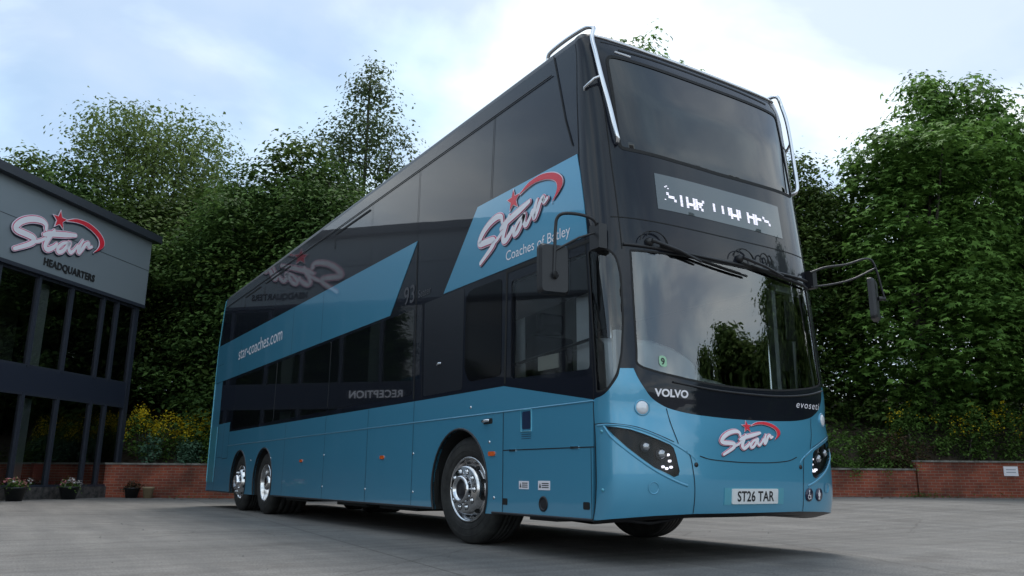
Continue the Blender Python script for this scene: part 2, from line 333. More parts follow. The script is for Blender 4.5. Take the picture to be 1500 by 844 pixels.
def wall(name, l0, l1, top, label, coping=None):
    t = thing(name, label, 'wall', W((l0 + l1) / 2, wd((l0 + l1) / 2), 0))
    n = max(2, int((l1 - l0) / .8)); ls = [l0 + (l1 - l0) * i / n for i in range(n + 1)]
    V = []; F = []; UV = []; uu = 0
    for i, l in enumerate(ls): V += [W(l, wd(l), -.05), W(l, wd(l), top), W(l, wd(l) + .22, top), W(l, wd(l) + .22, -.05)]
    for i in range(n):
        a = 4 * i; b = a + 4
        F += [(a, b, b + 1, a + 1), (a + 1, b + 1, b + 2, a + 2), (a + 2, b + 2, b + 3, a + 3)]
        u0, u1 = ls[i], ls[i + 1]
        UV += [(u0, -.05), (u1, -.05), (u1, top), (u0, top), (u0, top), (u1, top), (u1, top + .22), (u0, top + .22), (u0, top), (u1, top), (u1, -.05), (u0, -.05)]
    for a in (0, 4 * n):
        F.append((a, a + 1, a + 2, a + 3)); UV += [(0, -.05), (0, top), (.22, top), (.22, -.05)]
    me = bpy.data.meshes.new('brickwork'); me.from_pydata(V, [], F); uvl = me.uv_layers.new(name='UVMap')
    for i, q in enumerate(UV): uvl.data[i].uv = q
    link('brickwork', me, BRICK, t)
    c = MB()
    V = []
    for l in ls: V += [W(l, wd(l) - .03, top + .002), W(l, wd(l) - .03, top + .05), W(l, wd(l) + .25, top + .05), W(l, wd(l) + .25, top + .002)]
    c.add(V, [(4 * i + k, 4 * i + 4 + k, 4 * i + 4 + (k + 1) % 4, 4 * i + (k + 1) % 4) for i in range(n) for k in range(4)] + [(0, 1, 2, 3), (4 * n + 3, 4 * n + 2, 4 * n + 1, 4 * n)])
    c.build('coping', coping or STONE, t)
    return t
wall('retaining_wall', -20, 10.85, .90, 'low red brick retaining wall running behind the bus below the planted bank', STONE)
wall('retaining_wall', 10.9, 34, 1.12, 'taller red brick retaining wall with stone coping at the far right')

# ------------------------------------------------------------------ foliage
def leaf_mat(name, dark, light, trans=.35):
    m = bpy.data.materials.new(name); m.use_nodes = True; nt = m.node_tree; N = nt.nodes; L = nt.links; N.clear()
    o = N.new('ShaderNodeOutputMaterial'); at = N.new('ShaderNodeAttribute'); at.attribute_name = 'tone'
    r = N.new('ShaderNodeValToRGB'); r.color_ramp.elements[0].color = (*dark, 1); r.color_ramp.elements[1].color = (*light, 1); L.new(at.outputs['Fac'], r.inputs[0])
    p = N.new('ShaderNodeBsdfPrincipled'); p.inputs['Roughness'].default_value = .65; p.inputs['Specular IOR Level'].default_value = .12; L.new(r.outputs[0], p.inputs['Base Color'])
    t = N.new('ShaderNodeBsdfTranslucent'); L.new(r.outputs[0], t.inputs[0]); mxs = N.new('ShaderNodeMixShader'); mxs.inputs[0].default_value = trans
    L.new(p.outputs[0], mxs.inputs[1]); L.new(t.outputs[0], mxs.inputs[2]); L.new(mxs.outputs[0], o.inputs[0]); return m
LF_HEDGE = leaf_mat('hedge_leaf', (.026, .055, .013), (.145, .215, .05)); LF_MAPLE = leaf_mat('maple_leaf', (.035, .085, .016), (.23, .40, .085))
LF_DEEP = leaf_mat('deep_green_leaf', (.024, .055, .015), (.135, .23, .058)); LF_AIRY = leaf_mat('airy_leaf', (.08, .12, .035), (.22, .30, .09)); LF_SPARSE = leaf_mat('birch_leaf', (.04, .065, .028), (.15, .2, .08))
LF_SHRUB = leaf_mat('shrub_leaf', (.05, .10, .02), (.16, .27, .06)); LF_YEL = leaf_mat('yellow_flower', (.6, .45, .02), (.95, .72, .05)); LF_BLUE = leaf_mat('glaucous_leaf', (.05, .11, .07), (.13, .23, .14)); LF_RUST = leaf_mat('rusty_leaf', (.05, .035, .02), (.11, .07, .04))
LF_CONIF = leaf_mat('conifer_leaf', (.06, .11, .03), (.18, .27, .07)); PETW = leaf_mat('white_petal', (.5, .45, .45), (.8, .75, .75)); PETP = leaf_mat('pink_petal', (.6, .2, .22), (.7, .35, .35))
BARK = mat('bark', (.06, .05, .04), .9); noisy(BARK, (.03, .025, .02), (.10, .085, .07), 6, stretch=(1, 1, .2), bump=.6, bdist=.03)
def leaf_mesh(name, pts, size, up=.55, asp=.55, var=.35, tone=None, seed=0, lobed=False):
    g = np.random.default_rng(seed); n = len(pts); nm = g.normal(size=(n, 3)); nm /= np.linalg.norm(nm, axis=1)[:, None]
    nm[:, 2] = np.abs(nm[:, 2]) + up; nm /= np.linalg.norm(nm, axis=1)[:, None]
    a = np.cross(nm, g.normal(size=(n, 3))); a /= np.linalg.norm(a, axis=1)[:, None]; b = np.cross(nm, a)
    s = size * (1 + var * g.normal(size=(n, 1))).clip(.4, 1.8); droop = nm * s * .18
    if lobed:                       # five-pointed palmate leaf
        ang = np.array([0, .55, .9, 1.5, 2.2, 3.14, -2.2, -1.5, -.9, -.55]); rad = np.array([1, .42, .9, .36, .62, .25, .62, .36, .9, .42]) * .62
        V = np.stack([pts + a * s * (r_ * math.cos(t)) + b * s * (r_ * math.sin(t)) - droop * (r_ > .5) for t, r_ in zip(ang, rad)], 1); k = len(ang)
    else:
        V = np.stack([pts - a * s * .5, pts - b * s * asp * .5 + droop * .3, pts + a * s * .5 - droop, pts + b * s * asp * .5 + droop * .3], 1); k = 4
    me = bpy.data.meshes.new(name); me.vertices.add(n * k); me.vertices.foreach_set('co', V.reshape(-1).astype(np.float32))
    me.loops.add(n * k); me.loops.foreach_set('vertex_index', np.arange(n * k, dtype=np.int32)); me.polygons.add(n)
    me.polygons.foreach_set('loop_start', np.arange(0, n * k, k, dtype=np.int32)); me.polygons.foreach_set('loop_total', np.full(n, k, dtype=np.int32)); me.update()
    at = me.attributes.new('tone', 'FLOAT', 'FACE'); tn = (g.random(n) * .45 + (tone if tone is not None else .15)).clip(0, 1); at.data.foreach_set('value', tn.astype(np.float32)); return me
def cluster_pts(centers, per, spread, flat=.4, seed=0, droop=0):
    g = np.random.default_rng(seed); n = len(centers); o = g.normal(size=(n, per, 3)); o *= spread * .5; o[:, :, 2] *= flat
    if droop: o[:, :, 2] -= droop * (o[:, :, 0] ** 2 + o[:, :, 1] ** 2)
    tl = (g.random((n, 1)) - .5) * .5; o[:, :, 2] += o[:, :, 0] * tl
    t = np.repeat(g.random(n) ** 1.4 * .75 - .08, per); return (centers[:, None, :] + o).reshape(-1, 3), t
def blob_centers(blobs, n, seed=0, lo=.55, hi=1.0):
    g = np.random.default_rng(seed); bl = np.array(blobs, float); wgt = (bl[:, 3] * bl[:, 4]) ** 1.0; wgt /= wgt.sum(); idx = g.choice(len(bl), n, p=wgt)
    d = g.normal(size=(n, 3)); d /= np.linalg.norm(d, axis=1)[:, None]; r = (lo + (hi - lo) * g.random(n) ** .5)[:, None]
    return bl[idx, :3] + d * r * np.stack([bl[idx, 3], bl[idx, 3], bl[idx, 4]], 1)
def limb_mesh(trunk, limbs):
    mb = MB()
    for pts, r0, r1 in [trunk] + limbs:
        P = bez(pts, 4); mb.tube(P, [r0 + (r1 - r0) * i / (len(P) - 1) for i in range(len(P))], 7, False)
    return mb.mesh('trunk')
def tree_protos():
    T = {}
    def mk(key, H, blobs, ncl, per, spread, size, m, flat=.45, up=.55, lo=.6, seed=1, lobed=False, droop=0, r0=.2, extra=0, asp=.55):
        g = np.random.default_rng(seed)
        c = blob_centers(blobs, ncl, seed, lo, 1.03); c[:, :] += g.normal(size=c.shape) * .12
        pts, t = cluster_pts(c, per, spread, flat, seed, droop)
        if extra:
            c2 = blob_centers(blobs, extra, seed + 5, 1.0, 1.18); c2 = c2[c2[:, 2] > H * .3]; p2, t2 = cluster_pts(c2, max(4, per // 2), spread * .8, flat, seed + 1); pts = np.concatenate([pts, p2]); t = np.concatenate([t, t2])
        cm = leaf_mesh('crown', pts, size, up, asp, .3, t, seed, lobed); cm.materials.append(m)
        top = max(b[2] + b[4] for b in blobs)
        limbs = [([(0, 0, H * .12 + .25 * b[2]), (b[0] * .4, b[1] * .4, .6 * b[2]), (b[0], b[1], b[2] + b[4] * .5)], r0 * .45, .02) for b in blobs]
        tm = limb_mesh(([(0, 0, -.6), (.1, .05, H * .3), (-.05, .1, H * .62), (0, 0, H * .93)], r0, .02), limbs); tm.materials.append(BARK)
        T[key] = (cm, tm, top)
    g = np.random.default_rng(3)
    for q in range(2):
        bl = [(0, 0, 3.0, 1.9, 2.8), (.1, .1, 6.0, 1.6, 2.4)]
        for k in range(15):
            a_ = k * 2.4 + g.random(); h_ = .8 + k * .47 + g.normal() * .2; rr_ = (2.1 if h_ < 5 else 2.1 - (h_ - 5) * .42) * (.75 + .35 * g.random()); bl.append((rr_ * math.cos(a_), rr_ * math.sin(a_), h_, .75 + .5 * g.random(), .65 + .45 * g.random()))
        bl += [(g.normal() * .5, g.normal() * .5, 8.1, .8, 1.1)]
        mk('hedge%d' % q, 9, bl, 2200, 25, .62, .155, LF_HEDGE if q == 0 else LF_DEEP, .42, .75, .80, 11 + q, extra=60)
    bl = [(0, 0, 4, 2.8, 3.4), (.1, 0, 8, 2.3, 2.6), (-.5, .3, 10.3, 1.2, 1.5)] + [(1.7 * math.cos(a), 1.7 * math.sin(a), 2.0 + 1.15 * i, 1.2, 1.0) for i, a in enumerate(np.arange(0, 16.8, 2.4))] + [(1.2, .2, 10.6, .7, 1.3), (-1.4, -.4, 9.8, .8, 1.2), (.2, -1, 11.4, .5, 1.1)]
    mk('maple', 12, bl, 1900, 17, .70, .22, LF_MAPLE, .35, .75, .66, 21, True, .25, .25, extra=110)
    bl = [(0, 0, 6.2, 2.3, 2.2), (.9, 0, 7.6, 1.5, 1.3), (-1.0, .2, 7.4, 1.3, 1.3), (0, 0, 3.5, 1.6, 2)]
    mk('airy', 9, bl, 1500, 18, .55, .11, LF_AIRY, .5, .4, .3, 31, r0=.14, extra=150)
    bl = [(0, 0, 6, 2.2, 3.0), (.2, 0, 9.4, 1.7, 2.4), (0, 0, 12.2, 1.0, 1.8), (1.5, .2, 8.4, 1.0, 1.7), (-1.6, -.2, 8.0, .9, 1.5), (1.9, 0, 5.8, .9, 1.3), (-1.1, .1, 10.4, .7, 1.3), (.9, .1, 11.3, .6, 1.2), (-.05, 0, 14, .4, 1.0)]
    mk('sparse', 15, bl, 1300, 15, .55, .13, LF_SPARSE, .6, .3, .2, 41, r0=.13, extra=70)
    bl = [(.3 * math.sin(k * 2.1), .3 * math.cos(k * 1.7), 1.0 + .8 * k, [1.7, 1.8, 1.75, 1.6, 1.5, 1.25, 1.0, .7, .4][k], .9) for k in range(9)]
    mk('conifer', 8.6, bl, 1900, 22, .6, .2, LF_CONIF, .5, .3, .6, 51, r0=.14, extra=60)
    return T
TP = tree_protos()
LBL = {}
def tree(key, l, d, top, label, sx=1., rz=None, group='trees on the bank behind the yard', name='tree', base=None, pos=None):
    cm, tm, h = TP[key]; p = pos or W(l, d); z0 = base if base is not None else 1.9
    o = thing(name, label, 'tree', (p.x, p.y, z0), group); sz = (top - z0) / h
    o.scale = (sx, sx, sz); o.rotation_euler = (0, 0, rz if rz is not None else random.random() * 6.28)
    for nm, me in (('crown', cm), ('trunk', tm)):
        c = bpy.data.objects.new(nm, me); col.objects.link(c); c.parent = o
tree('hedge0', -19.8, 28.5, 12.9, 'dark broad tree above the roof at the far left edge of the photo', 1.15, 1.0)
tree('hedge1', -16.6, 28.2, 12.0, 'dark bushy tree left of the pale airy tree, over the showroom roof', 1.15, 2.0)
tree('airy', -14.9, 31.0, 15.6, 'pale loose-leaved tree with sky showing through, rising above the showroom roof', 1.35, .4)
tree('hedge0', -13.4, 28.3, 11.4, 'dark tree just right of the showroom roof end, in the dip of the skyline', 1.05, 3.0)
tree('hedge1', -9.5, 26.9, 11.3, 'dark green tree between the showroom corner and the rear of the bus', 1.05, 4.1)
tree('hedge0', -8.3, 28.6, 12.7, 'dark rounded tree directly above the rear end of the bus', 1.3, 5.2)
tree('hedge0', -11.6, 30.0, 12.3, 'mid green tree filling the dip of the skyline behind the showroom corner', 1.35, 2.4)
tree('hedge1', -6.3, 26.2, 11.3, 'dark leafy tree in front of the tall sparse one, above the bus roof', 1.05, .8)
tree('sparse', -6.2, 31.0, 18.2, 'tallest thin pointed tree with sparse twiggy crown left of the bus roof', 1.25, 2.2)
tree('hedge0', -3.4, 27.0, 11.8, 'dark tree mostly hidden behind the bus roofline, right of the sparse tree', 1.1, 1.7)
tree('hedge1', -.3, 27.0, 11.4, 'dark tree fully behind the middle of the bus', 1.1, 2.9)
tree('maple', 4.35, 28.0, 17.6, 'green treetop poking up over the front of the bus roof', .95, 1.1)
tree('hedge1', 7.2, 26.0, 11.0, 'dark tree just behind the right front corner of the bus', 1.1, .3)
tree('hedge0', 10.2, 27.0, 11.6, 'dark tree seen low between the bus and the big maple', 1.0, 4.4)
tree('maple', 13.05, 25.0, 12.7, 'large leafy maple with low shoulder nearest the right side of the bus', 1.0, .2)
tree('maple', 15.2, 25.6, 15.0, 'tallest broad maple with fresh green leaves at the right of the photo', .9, 2.6)
tree('maple', 18.9, 25.6, 13.3, 'leafy maple cut off by the right edge of the photo', 1.1, 4.4)
tree('hedge0', 20.5, 26, 12, 'dark tree beyond the right edge maple', 1.1, 1.4)
# trees across the yard behind the photographer: they show as reflections in the windscreen
for i, (az, d, h, s, lb) in enumerate([(43, 20, 7.0, .95, 'leafy tree reflected left of centre in the windscreen, first of the row'), (48.5, 21, 8.0, 1.1, 'leafy tree reflected at the centre of the windscreen'), (53.5, 20.5, 7.2, 1.0, 'short leafy tree reflected in the dip right of the windscreen centre'),
                                      (59, 18, 9.2, 1.1, 'tall leafy tree reflected in the right half of the windscreen'), (65, 18, 9.8, 1.15, 'tallest leafy tree reflected in the right half of the windscreen'), (72, 19, 8.6, 1.2, 'leafy tree reflected next to the door frame in the windscreen'), (82, 20, 8.0, 1.3, 'leafy tree reflected at the far right edge of the windscreen'), (95, 21, 8.6, 1.4, 'leafy tree beyond the yard entrance, reflected in the curved glass corner')]):
    tree('conifer', 0, 0, h, lb, s, i * 1.3, 'trees across the yard', base=-.1, pos=Vector((1.4 + d * math.sin(R(az)), -d * math.cos(R(az)), 0)))

def shrub(name, label, l, d, z, rx, ry, h, m, n=2200, size=.08, seed=1, flowers=None, group=None, up=.5, cat='shrub'):
    g = np.random.default_rng(seed); p = W(l, d, z); t = thing(name, label, cat, p, group)
    k = max(3, int(rx * 3)); bl = [((q / (k - 1) * 2 - 1) * rx * .8 * .8445 + g.normal() * .1, -(q / (k - 1) * 2 - 1) * rx * .8 * .5355 + g.normal() * .1 * ry, h * (.35 + .15 * g.random()), ry * (.7 + .4 * g.random()), h * (.45 + .2 * g.random())) for q in range(k)]
    c = blob_centers(bl, n // 10, seed, .4, 1.0); c = c[c[:, 2] > -.25]; pts, tn = cluster_pts(c, 10, .22, .7, seed)
    me = leaf_mesh('foliage', pts, size, up, .5, .35, tn, seed); o = link('foliage', me, m); o.parent = t
    st = MB()
    for b in bl[::2]: st.tube([(b[0] * .8, b[1] * .8, -.15), (b[0], b[1], b[2])], .02, 5)
    for s_ in st.each('stem', BARK): s_.parent = t
    if flowers:
        fm, cnt, fs = flowers; c = blob_centers(bl, cnt, seed + 9, .85, 1.12); c = c[c[:, 2] > h * .42]; pts, tn = cluster_pts(c, 9, .11, 1.9, seed + 2)
        f = link('flower', leaf_mesh('flower', pts, fs, .3, .7, .3, tn, seed + 3), fm); f.parent = t; f['kind'] = 'stuff'
    return t
GY = 'yellow flowering shrubs along the left wall'
shrub('shrub', 'yellow flowering shrub beside the showroom corner above the brick wall', -10.3, 24.0, 1.25, 1.0, .55, 1.15, LF_SHRUB, 2600, .09, 2, (LF_YEL, 400, .06), GY)
shrub('shrub', 'yellow flowering shrub next to the rear of the bus above the brick wall', -8.7, 24.0, 1.25, 1.0, .5, 1.1, LF_SHRUB, 2600, .09, 3, (LF_YEL, 380, .06), GY)
shrub('shrub', 'low blue-green shrub spilling over the wall beneath the yellow flowers', -9.3, 23.45, .95, 1.3, .32, .75, LF_BLUE, 2600, .085, 4)
shrub('shrub', 'low green shrub overhanging the brick wall close to the bus rear', -8.1, 23.4, .82, .5, .3, .75, LF_SHRUB, 1200, .085, 5)
shrub('shrub', 'fresh green shrub on the bank right beside the bus headlight', 9.5, 22.6, .95, .9, .5, 1.15, LF_SHRUB, 2800, .08, 6)
shrub('shrub', 'rusty brown-leaved shrub on the low wall before the step', 10.6, 22.5, .92, .75, .4, .95, LF_RUST, 1900, .07, 7)
shrub('shrub', 'yellowish green creeping plant hanging over the low brick wall', 10.1, 22.15, .78, .9, .2, .35, LF_SHRUB, 900, .06, 8)
shrub('shrub', 'yellow-speckled shrub above the taller wall under the maple', 12.4, 23.2, 1.35, 1.2, .5, 1.35, LF_SHRUB, 3000, .08, 9, (LF_YEL, 60, .05))
shrub('shrub', 'yellow-tinged shrub near the white wall sign', 14.3, 23.2, 1.35, 1.0, .5, 1.3, LF_SHRUB, 2400, .08, 10, (LF_YEL, 90, .05))
shrub('shrub', 'dark green ground shrub above the wall at the right edge', 16.3, 22.9, 1.15, 1.3, .5, .9, LF_BLUE, 2600, .08, 12)
def ground_cover():
    g = np.random.default_rng(77); n = 14000; l = g.uniform(-16, 26, n); dd = g.uniform(0, 6, n) ** 1.15; prof_d = np.array([23.25, 23.6, 24.5, 25.5, 27, 30, 36]) ; prof_z = np.array([.8, .86, 1.35, 2.0, 2.7, 3.4, 4.2])
    keep = (np.sin(l * 1.9) + np.sin(l * .8 + dd) + g.normal(size=n) * .8) > -.1; l, dd = l[keep], dd[keep]; d = 23.3 + dd; z = np.interp(d, prof_d, prof_z) + g.random(len(d)) ** 2 * .45
    sh = np.array([ss((q - 2) / 6) for q in l]); d2 = d - sh
    pts = np.stack([CAM.x + l * .8445 + d2 * .5355, CAM.y - l * .5355 + d2 * .8445, z], 1)
    link('ground_cover', leaf_mesh('ground_cover', pts, .13, .7, .6, .4, None, 5), LF_HEDGE, kind='stuff')['label'] = 'dark ivy and low leaves covering the bank'
ground_cover()
def wall_weeds():
    g = np.random.default_rng(5); n = 900; l = np.concatenate([g.uniform(-10.5, 16, 500), g.normal(10.9, .25, 200), g.normal(-7.3, .2, 200)]); d = np.array([wd(q) for q in l]) - g.random(n) ** 2 * .25 - .02
    z = np.array([gz(a, b) for a, b in zip(l, d)]) + g.random(n) ** 2 * .13
    pts = np.stack([CAM.x + l * .8445 + d * .5355, CAM.y - l * .5355 + d * .8445, z], 1)
    link('weeds', leaf_mesh('weeds', pts, .05, .2, .3, .5, None, 8), LF_SHRUB, kind='stuff')['label'] = 'small weeds growing along the foot of the brick walls'
wall_weeds()

# ------------------------------------------------------------------ "Star" logo, drawn as strokes on any surface
LG = dict(
 S=[(.307, .25), (.296, .29), (.238, .305), (.14, .284), (.05, .235), (.004, .178), (.026, .154), (.11, .150), (.185, .143), (.2, .118), (.155, .078), (.022, .004)],
 link=[(.209, .113), (.27, .145), (.316, .178)],
 t=[(.396, .267), (.363, .213), (.337, .165), (.322, .112), (.352, .092), (.412, .128), (.443, .166)],
 bar=[(.291, .2), (.361, .228), (.466, .255), (.641, .3)],
 a=[(.575, .216), (.511, .19), (.462, .137), (.47, .106), (.513, .123), (.559, .179), (.588, .219), (.58, .167), (.607, .139), (.647, .174), (.679, .222)],
 r=[(.733, .282), (.711, .24), (.692, .182), (.706, .165), (.736, .204), (.763, .251), (.801, .276), (.81, .243), (.848, .258)],
 outer=[(.518, .394), (.592, .431), (.659, .449), (.78, .453), (.912, .418), (.99, .362), (1.0, .307), (.955, .258), (.887, .216)],
 inner=[(.887, .216), (.934, .27), (.945, .318), (.915, .362), (.826, .400), (.712, .418), (.618, .412), (.518, .390)])
def star_poly(c, r, rot=.25):
    return [(c[0] + (r if k % 2 == 0 else r * .42) * math.cos(rot + math.pi * k / 5), c[1] + (r if k % 2 == 0 else r * .42) * math.sin(rot + math.pi * k / 5)) for k in range(10)]
def scale_poly(p, f, o=0):
    c = Vector((sum(q[0] for q in p) / len(p), sum(q[1] for q in p) / len(p))); return [c + (Vector((q[0], q[1])) - c) * f for q in p]
def star_logo(parent, M, org, width, xdir=1, thick=0, zs=1.0, off=.002, k=1.0):
    Q = lambda p: (org[0] + p[0] * width * xdir, org[1] + p[1] * width * zs)
    def MM(sh): return lambda p, o: M((org[0] + (p[0] + sh[0]) * width * xdir, org[1] + (p[1] + sh[1]) * width * zs), o)
    strokes = [('S', 1.15), ('link', .7), ('bar', 1.1), ('t', 1), ('a', .85), ('r', .85)]
    st = .0005 if not thick else .001
    for nm, m, wdh, o0, sh in (('letter_shadow', NAVY, .070, off, (.006, -.008)), ('letter_outline', PINK, .066, off + .004 + thick, (0, 0)), ('letter_line', MAGENTA, .056, off + .008 + thick, (0, 0)), ('lettering', WHITE, .044, off + .012 + thick, (0, 0))):
        mb = MB()
        for i, (key, f) in enumerate(strokes):
            P = bez(LG[key], 8); n = len(P); tp = [min(1, .65 + .35 * math.sin(math.pi * j / (n - 1)) * 1.6) for j in range(n)]
            ribbon(mb, P, wdh * f * k, MM(sh), o0 + i * st, True, 6, thick if nm != 'lettering' else 0, tp)
        mb.build(nm, m, parent)
    sw = [tuple(p) for p in bez(LG['outer'], 6)] + [tuple(p) for p in bez(LG['inner'], 6)[1:-1]]
    stp = star_poly((.442, .374), .078, .35)
    o_ = bez(LG['outer'], 6); i_ = bez(LG['inner'], 6)[::-1]
    def grow(e):
        A = []; B = []
        for q_ in range(len(o_)):
            a, b = o_[q_], i_[min(q_, len(i_) - 1)]; dv_ = (a - b); l_ = dv_.length; u = dv_ / l_ if l_ > 1e-4 else Vector((0, 1)); A.append(a + u * e); B.append(b - u * e)
        return A + B[::-1]
    for nm, m, g_, f, o0, sh in (('swoosh_shadow', NAVY, .010, 1.2, off, (.008, -.008)), ('swoosh_outline', PINK, .007, 1.18, off + .004 + thick, (0, 0)), ('swoosh', RED, 0, 1.0, off + .008 + thick, (0, 0))):
        mb = patch_mesh(grow(g_), MM(sh), o0, thick); m2 = patch_mesh(scale_poly(stp, f), MM(sh), o0, thick)
        mb.add(m2.v, m2.f); mb.build(nm, m, parent)

# ================================================================== THE BUS
BUS = thing('double_decker_bus', 'teal and gloss black double decker coach with chrome rails parked in the yard', 'bus', (1.275, 6.6, 0))
ZS = [.25, .35, .45, .6, .95, 1.12, 1.30, 1.36, 1.48, 2.18, 2.5, 3.0, 3.3, 3.8, 4.2, 4.3, 4.4]; SH = [.07, .035, .012, 0, .006, .028, .010, .018, .026, .075, .1, .15, .18, .25, .33, .37, .41]
_zz = np.linspace(.2, 4.5, 431); _sh = np.interp(_zz, ZS, SH); _sh = np.convolve(np.pad(_sh, 5, mode='edge'), np.ones(11) / 11, 'valid')
def shift(z): return float(np.interp(z, _zz, _sh))
def bf(z): return float(np.interp(z, [3.2, 3.8, 4.3, 4.5], [1, .82, .54, .5]))
_th = np.linspace(-np.pi / 2, np.pi / 2, 4001); NE = 3.2
_px = 1.275 + 1.275 * np.sign(np.sin(_th)) * np.abs(np.sin(_th)) ** (2 / NE); _py = .458 - .37 * np.maximum(np.cos(_th), 0) ** (2 / NE)
_al = np.concatenate([[0], np.cumsum(np.hypot(np.diff(_px), np.diff(_py)))]); _al -= _al[-1] / 2; A = float(_al[-1])
def capP(a, z): return Vector((float(np.interp(a, _al, _px)), (float(np.interp(a, _al, _py)) - .088) * bf(z) + .088 + shift(z), z))
def CAP(p, off=0):
    a, z = p[0], p[1]; a = max(-A, min(A, a)); e = .012
    P = capP(a, z); ta = capP(min(A, a + e), z) - capP(max(-A, a - e), z); tz = capP(a, z + .03) - capP(a, z - .03)
    n = ta.cross(tz).normalized(); return P + n * off
def SIDE(p, off=0): return Vector((-off, p[0], p[1]))
def SIDER(p, off=0): return Vector((2.55 + off, p[0], p[1]))
def mir(pl): return [(-a, z) for a, z in reversed(pl)]
sym = lambda half: half + mir(half)            # half runs from the left edge to the centre line
CG = dict(step=.05, grid=.07)
# --- lower front cowl
q_low = [(-A, 1.2), (-1.34, 1.235), (-1.24, 1.35), (-1.213, 1.423)]
blk = [(-1.11, 1.424), (-1.085, 1.36), (-1.051, 1.30), (-.982, 1.215), (-.90, 1.165), (-.80, 1.13), (-.596, 1.10), (-.3, 1.085), (-.02, 1.080)]
bot = [(-.02, .36), (-.6, .362), (-.966, .352), (-1.12, .342), (-1.27, .33), (-1.40, .315), (-A, .312)]
HL = [(-1.345, .992), (-1.255, .984), (-1.155, .968), (-1.053, .937), (-.946, .902), (-.833, .862), (-.806, .840), (-.786, .781), (-.762, .673), (-.775, .640), (-.814, .628), (-.871, .652), (-.981, .695), (-1.085, .762), (-1.184, .835), (-1.282, .924)]
left = [tuple(p) for p in bot[::-1]]
outline = bot[1:][::-1] and ([(-A, .312), (-A, 1.2)] + [tuple(p) for p in bez(q_low, 5)][1:] + [tuple(p) for p in bez(blk, 4)])
half_top = outline[1:]
poly = [(-A, .312)] + half_top + mir(half_top[:-1]) + [(A, .312)] + mir(bot)[:0] + [(-a, z) for a, z in bot[::-1]][1:] + [(a, z) for a, z in bot][1:-1]
patch('front_cowl', poly, CAP, TEAL, BUS, holes=[HL, mir(HL)], thick=.02, **CG)
# underside lip behind the cowl's lower edge
zb = lambda a: float(np.interp(abs(a), [.02, .6, .966, 1.12, 1.27, 1.40, A], [.36, .362, .352, .342, .33, .315, .312]))
V = [CAP((a, zb(a)), -.002) for a in np.linspace(-A, A, 61)]; lo = [Vector((1.275 + (v.x - 1.275) * .95, v.y + .10, v.z - .035)) for v in V]; lo2 = [Vector((1.275 + (v.x - 1.275) * .9, v.y + .5, v.z - .03)) for v in V]; n = len(V)
mb = MB(); mb.add(V + lo + lo2, [(i + k * n, i + 1 + k * n, n + i + 1 + k * n, n + i + k * n) for i in range(n - 1) for k in (0, 1)], True); mb.build('cowl_lip', SATIN, BUS)
# --- black upper front mask with window openings
WS_ = [(-1.062, 2.37), (-1.07, 1.906), (-1.075, 1.56), (-1.07, 1.455), (-.93, 1.41), (-.758, 1.382), (-.5, 1.352), (-.259, 1.338), (0, 1.332)]
WSt = [(0, 2.385), (-.5, 2.385)]
WSH = [tuple(p) for p in bez(WS_, 3)] ; WSH = WSH + mir(WSH[:-1]) + [(.5, 2.385), (0, 2.39), (-.5, 2.385)]
WSH = [tuple(p) for p in WSH]
QG = rpoly([(-A + .035, 2.385), (-A + .035, 1.255), (-1.32, 1.262), (-1.235, 1.38), (-1.195, 1.53), (-1.163, 1.8), (-1.157, 2.18), (-1.19, 2.33), (-1.27, 2.385)], [.01, .02, .03, .05, .05, .05, .08, .06, .06], 4); QG = [tuple(p) for p in QG]
UW = [tuple(p) for p in rpoly([(-1.07, 3.265), (-1.085, 3.84), (-1.095, 4.16), (-.9, 4.165), (-.4, 4.165), (0, 4.165), (.4, 4.165), (.9, 4.165), (1.095, 4.16), (1.085, 3.84), (1.085, 3.265), (.5, 3.245), (0, 3.238), (-.5, 3.245)], [.05, 0, .08, 0, 0, 0, 0, 0, .08, 0, .05, 0, 0, 0], 4)]
ztop = lambda a: float(np.interp(abs(a), [0, .6, .95, 1.12, 1.2, 1.3, A], [4.335, 4.33, 4.34, 4.352, 4.356, 4.34, 4.31]))
mask = half_top + mir(half_top[:-1])
mask = [(-A, 1.2)] + half_top[1:] + mir(half_top[1:-1]) + [(A, 1.2)] + [(a, ztop(a)) for a in np.linspace(A, -A, 41)]
patch('front_mask', mask, CAP, BLACKP, BUS, holes=[WSH, QG, mir(QG), UW], thick=.03, **CG)
patch('windscreen', WSH, CAP, WSGLASS, BUS, off=-.004, thick=0, **CG)
for q in (QG, mir(QG)): patch('quarter_window', q, CAP, SIDEGL, BUS, off=-.004, thick=0, **CG)
patch('upper_front_window', UW, CAP, GLASSD, BUS, off=-.003, thick=0, **CG)
mb = MB(); loop = lambda P: list(P) + [P[0], P[1]]
for P_ in (WSH, QG, mir(QG)): ribbon(mb, dens(loop(P_)[:-1], .04), .016, CAP, .002, False)
ribbon(mb, dens(loop(UW)[:-1], .04), .03, CAP, .003, False)
mb.each('window_seal', MATTE, BUS)
